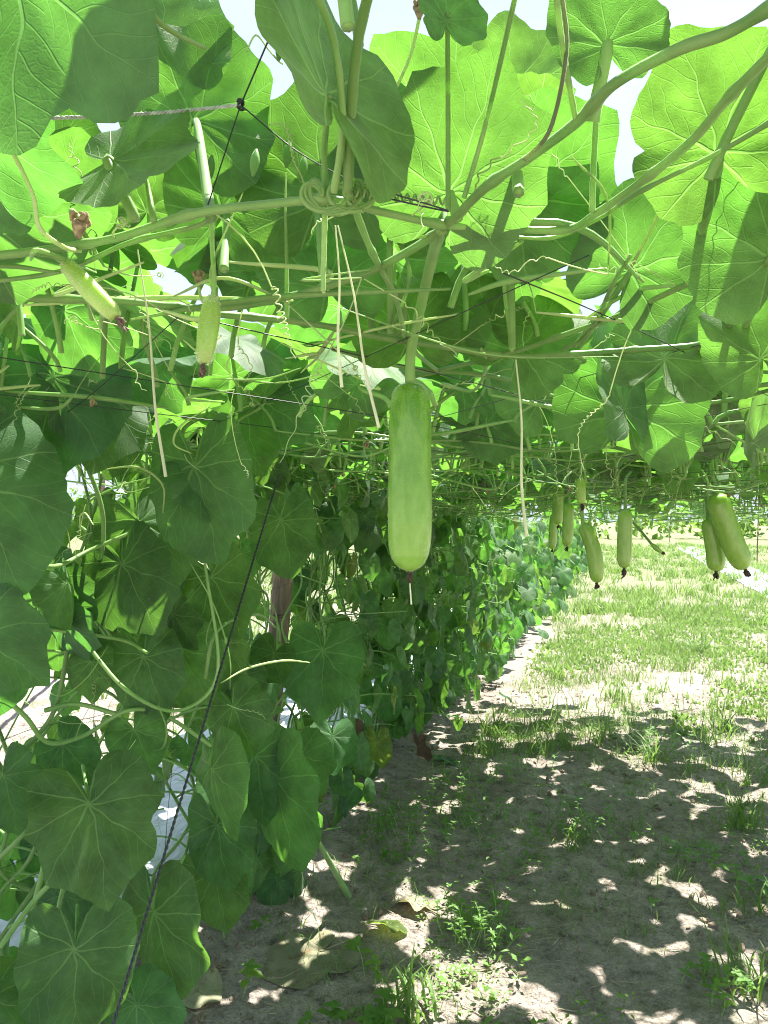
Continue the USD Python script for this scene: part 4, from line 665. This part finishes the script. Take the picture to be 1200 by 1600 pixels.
part(t, "stalk", tube(spline([P(985, 812, 3.4), P(1000, 828, 3.4), P(1018, 850, 3.4)], 14), .006, 7), M_STEM); part(t, "ovary", tube(spline([P(1018, 850, 3.4), P(1026, 857, 3.4), P(1034, 863, 3.4)], 9), np.array([.006, .009, .011, .012, .012, .011, .01, .008, .005]), 8), M_GOURD3); part(t, "tip", tube(spline([P(1034, 863, 3.4), P(1039, 866, 3.4)], 5), np.array([.006, .008, .008, .006, .002]), 7), M_BLOSSOM)

# ------------------------------------------------------------------ weeds and fallen leaves on the path
def gz0(p): return np.array([p[0], p[1], float(gh(p[0], p[1]))])
def grass_tuft(label, u, v, n, h, w, seed, spread=.05, lean=1.0, group=None, mat=None):
    rng = np.random.default_rng(seed); c = gz0(G(u, v)); t = Thing("grass_tuft", label, "grass tuft", c, group)
    gs = []
    for _ in range(n):
        b = c + np.r_[rng.normal(0, spread, 2), 0]; b[2] = float(gh(b[0], b[1])) - .004; a_ = rng.uniform(0, 2 * PI); hh = h * rng.uniform(.45, 1.1); ln = rng.uniform(.15, lean) * hh; s = np.linspace(0, 1, 7); d = np.array([math.cos(a_), math.sin(a_), 0]); sd = np.array([-d[1], d[0], 0]); k = rng.uniform(.05, .55)
        p = b + d * (ln * s**1.6)[:, None] + np.array([0, 0, 1.0]) * (hh * (s - k * s**2.4))[:, None]; ww = w * rng.uniform(.6, 1.2) * np.array([.7, 1, 1, .95, .8, .5, .04]) / 2
        vv = np.empty((21, 3)); vv[0::3] = p - sd * ww[:, None]; vv[1::3] = p - np.array([0, 0, 1]) * (ww * .4)[:, None]; vv[2::3] = p + sd * ww[:, None]; f = []
        for i in range(6):
            for j in (0, 1): q0 = 3 * i + j; f += [[q0, q0 + 1, q0 + 4], [q0, q0 + 4, q0 + 3]]
        gs.append((vv, np.array(f)))
    bp_ = part(t, "blades", join(gs), mat or M_GRASSD); stage.GetPrimAtPath(bp_).SetCustomDataByKey('kind', 'stuff'); return t
TUFTS = [("tall narrow grass tuft beside the foot of the leaf wall", 770, 1150, 26, .22, .008), ("grass tuft with long arching blades at the lower middle edge", 640, 1575, 22, .17, .009), ("spiky grass tuft on the path right of the middle", 1020, 1195, 30, .2, .007), ("wide low grass tuft in the middle of the shaded path", 900, 1310, 44, .12, .006),
         ("tall grass tuft at the right edge beside the path", 1165, 1300, 34, .26, .007), ("large grass tuft at the lower right corner", 1160, 1530, 44, .2, .006), ("small grass tuft near the yellowing leaf", 700, 1290, 22, .11, .005), ("thin grass tuft at the upper right of the shaded ground", 930, 1165, 24, .16, .006), ("grass tuft at the right edge among sunny patches", 1130, 1140, 34, .2, .008), ("grass tuft in the sun beyond the shaded path", 960, 1090, 36, .18, .009), ("leafy grass tuft at the foot of the lighter ground", 870, 1060, 32, .2, .009), ("small grass tuft below the hanging brown leaf", 600, 1300, 22, .1, .005), ("small grass tuft at the right edge above the corner tuft", 1190, 1420, 26, .15, .006), ("bright grass tuft by the far right film", 1090, 1020, 34, .22, .011), ("short grass tuft under the leaf wall's far foot", 730, 1190, 24, .12, .006), ("low grass tuft right of the bushy weed", 985, 1290, 18, .1, .005)]
for i, (lab, u, v, n, h, w) in enumerate(TUFTS): grass_tuft(lab, u, v, int(n * 1.3), h * 1.1, w * 1.1, 500 + i, spread=.03 + .0006 * n)
def oval(L, W, rng, cup=.2):
    s = np.linspace(0, 1, 7); w = W / 2 * np.array([.12, .62, .95, 1.0, .82, .48, .03]); z = -cup * L * s**2; v = np.empty((21, 3)); v[0::3] = np.stack([L * s, -w, z + .25 * w], -1); v[1::3] = np.stack([L * s, 0 * s, z], -1); v[2::3] = np.stack([L * s, w, z + .25 * w], -1); f = []
    for i in range(6):
        for j in (0, 1): q0 = 3 * i + j; f += [[q0, q0 + 1, q0 + 4], [q0, q0 + 4, q0 + 3]]
    return v, np.array(f)
def weed(label, u, v, h, leafL, pairs, seed, stems=1, spread=.0, mat=None, asp=.55):
    rng = np.random.default_rng(seed); c = gz0(G(u, v)); t = Thing("weed_plant", label, "weed", c)
    for k in range(stems):
        b = c + np.r_[rng.normal(0, spread, 2), 0]; b[2] = float(gh(b[0], b[1])) - .003; tip = b + np.array([rng.normal(0, .25 * h), rng.normal(0, .25 * h), h * rng.uniform(.7, 1.1)]); p = spline([b, (b + tip) / 2 + rng.normal(0, .08 * h, 3), tip], 10)
        part(t, "stem", tube(p, .0014, 5), M_PET); a0 = rng.uniform(0, PI)
        for i in range(pairs):
            q_ = p[min(9, 3 + int(6 * (i + 1) / pairs))] if pairs > 1 else p[-1]
            for j in range(4 if i == pairs - 1 else 2):
                a_ = a0 + i * PI / 2 + j * (PI if i < pairs - 1 else PI / 2); el = rng.uniform(.0, .5); d = np.array([math.cos(a_) * math.cos(el), math.sin(a_) * math.cos(el), math.sin(el)]); l = leafL * rng.uniform(.6, 1.1) * (.6 if i == pairs - 1 and j > 1 else 1)
                vv, f = oval(l, l * asp, rng); part(t, "leaf", (vv @ frame(d, [0, 0, 1.0]) + q_, f), mat or M_WEED)
WEEDS = [("broad leaved weed seedling between the two withered leaves at lower left", 378, 1560, .07, .045, 3, 1, 0), ("cluster of young weeds with oval leaves at the bottom edge", 600, 1600, .08, .042, 3, 4, .04), ("oval leaved weed right of the large withered leaf", 545, 1590, .06, .035, 3, 2, .02), ("tall oval leaved seedling above the bottom grass tuft", 580, 1545, .08, .045, 2, 2, .03), ("bushy low weed with many tiny leaves on the bare soil", 738, 1470, .11, .022, 6, 16, .05), ("tiny four leaved weed right of the bushy weed", 803, 1472, .03, .03, 1, 1, 0), ("small bright weed alone on the bare soil at the right", 1018, 1425, .035, .032, 1, 1, 0), ("small green weed near the hanging leaves at left", 410, 1445, .03, .03, 2, 2, .02), ("leafy weed by the right edge below the tall grass", 1140, 1390, .06, .05, 2, 3, .05), ("small weed seedling lowest at the bottom left edge", 472, 1600, .04, .026, 2, 1, 0),
         ("spreading weeds with small leaves below the brown hanging leaf", 650, 1310, .1, .03, 4, 14, .13), ("weed patch in the middle left of the shaded path", 740, 1290, .1, .026, 4, 12, .12), ("weed patch near the wall's foot further away", 820, 1220, .12, .03, 4, 12, .12), ("leafy weeds on the right of the path", 900, 1300, .1, .03, 4, 9, .1), ("low weeds at the right edge of the shade", 1080, 1350, .07, .03, 3, 8, .09), ("small weeds below the middle weed patch", 630, 1345, .05, .024, 3, 6, .07), ("weeds in dappled light near the fallen leaf", 700, 1240, .1, .03, 4, 10, .1), ("weeds at the upper right where the sunny grass begins", 1010, 1180, .12, .04, 4, 10, .14), ("weeds among the grass at the right corner", 1120, 1560, .06, .028, 3, 6, .07)]
for i, (lab, u, v, h, l, pr_, st_, sp_) in enumerate(WEEDS): weed(lab, u, v, h * 1.25, l * 1.25, pr_, 700 + i, st_ if st_ < 6 else int(st_ * 1.6), sp_ * 1.1, asp=.36 if st_ > 8 else .6)
def ground_cover():
    rng = np.random.default_rng(91); gs = []
    for _ in range(2600):
        x, y = rng.uniform(-1.3, 1.8), 1.9 + 4.2 * rng.random() ** 1.3; dn = fbm(np.array([x * 1.9 + 5, y * 1.9, 1.0]), 4, 17)
        if dn < .57 + rng.normal(0, .05): continue
        c = np.array([x, y, float(gh(x, y))]); h = rng.uniform(.01, .07); a0 = rng.uniform(0, 6.3); l0 = rng.uniform(.012, .034)
        for i in range(rng.integers(4, 9)):
            a_ = a0 + i * 2.4; el = rng.uniform(.05, .9); d = np.array([math.cos(a_) * math.cos(el), math.sin(a_) * math.cos(el), math.sin(el)]); l = l0 * rng.uniform(.6, 1.2); o = c + [0, 0, h * rng.random()] + d * .012
            sd = unit(np.cross(d, [0, 0, 1])) * l * rng.uniform(.18, .34); gs.append((np.array([o, o + d * l * .45 - sd, o + d * l * .5 - [0, 0, l * .06], o + d * l * .45 + sd, o + d * l - [0, 0, l * .18]]), np.array([[0, 1, 2], [0, 2, 3], [1, 4, 2], [2, 4, 3]])))
    single("ground_cover", join(gs), M_WEED, "tiny low weeds sprouting in patches over the shaded soil", "weeds", kind="stuff", smooth=False)
ground_cover()
def fallen(label, u, v, u2, v2, roll, mat, seed, scale=1.0, length=.11, cup=.1, lift=.02, wave=.09):
    rng = np.random.default_rng(seed); a_, b_ = gz0(G(u, v)), gz0(G(u2, v2)); t = Thing("fallen_leaf", label, "leaf", a_); ax = unit(b_ - a_) * length; Rm = frame(ax, np.array([0, math.sin(roll), math.cos(roll)])); vv, f, st = leaf_shape(length * scale, rng, 26, 6, cup=cup, wave=wave)
    w = vv @ Rm + a_; w[:, 2] = np.maximum(w[:, 2] + lift, gh(w[:, 0], w[:, 1]) + .006); part(t, "blade", (w, f, st), mat); p = spline([a_ + [0, 0, lift], a_ - ax * .35 + [0, 0, .012], a_ - ax * .8 + [0, 0, .008]], 10); part(t, "petiole", tube(p, .0028, 6), M_STRAW)
fallen("large withered grey green leaf lying flat on the bare soil", 500, 1490, 405, 1530, 0, M_DEAD, 1, 1.0, .2, cup=.05, lift=.012)
fallen("pale yellow green fallen leaf at the bottom edge left", 290, 1555, 385, 1585, 0, M_DEAD, 2, .8, .16, cup=.05)
fallen("curled yellowish leaf lying left of the bushy weed", 600, 1450, 640, 1460, .6, M_YEL, 3, .9)
fallen("crumpled beige leaf above the sunlit patch", 660, 1420, 628, 1405, .5, M_DEAD, 4, 1.0)
fallen("pale green leaf lying near the wall's foot among weeds", 790, 1150, 825, 1145, .3, M_YEL, 5, .9)
fallen("upright green leaf standing on the ground beyond the wall's foot", 790, 1110, 785, 1062, 1.3, M_LEAF, 6, .8, lift=.12)
fallen("broad green leaf lying in the weeds at the wall's foot", 690, 1195, 730, 1205, .3, M_LEAF, 7, 1.0)
# the fallen stalk leaning from the leaves to the sunlit spot
p = spline([P(455, 1235, 2.5), P(500, 1320, 2.65), gz0(G(545, 1400)) + [0, 0, .012]], 20); t = Thing("leaning_stalk", "cut green stalk slanting from the wall leaves down to a sunlit spot", "stalk", p[-1]); part(t, "stem", tube(p, np.linspace(.006, .013, 20), 9), M_PET)
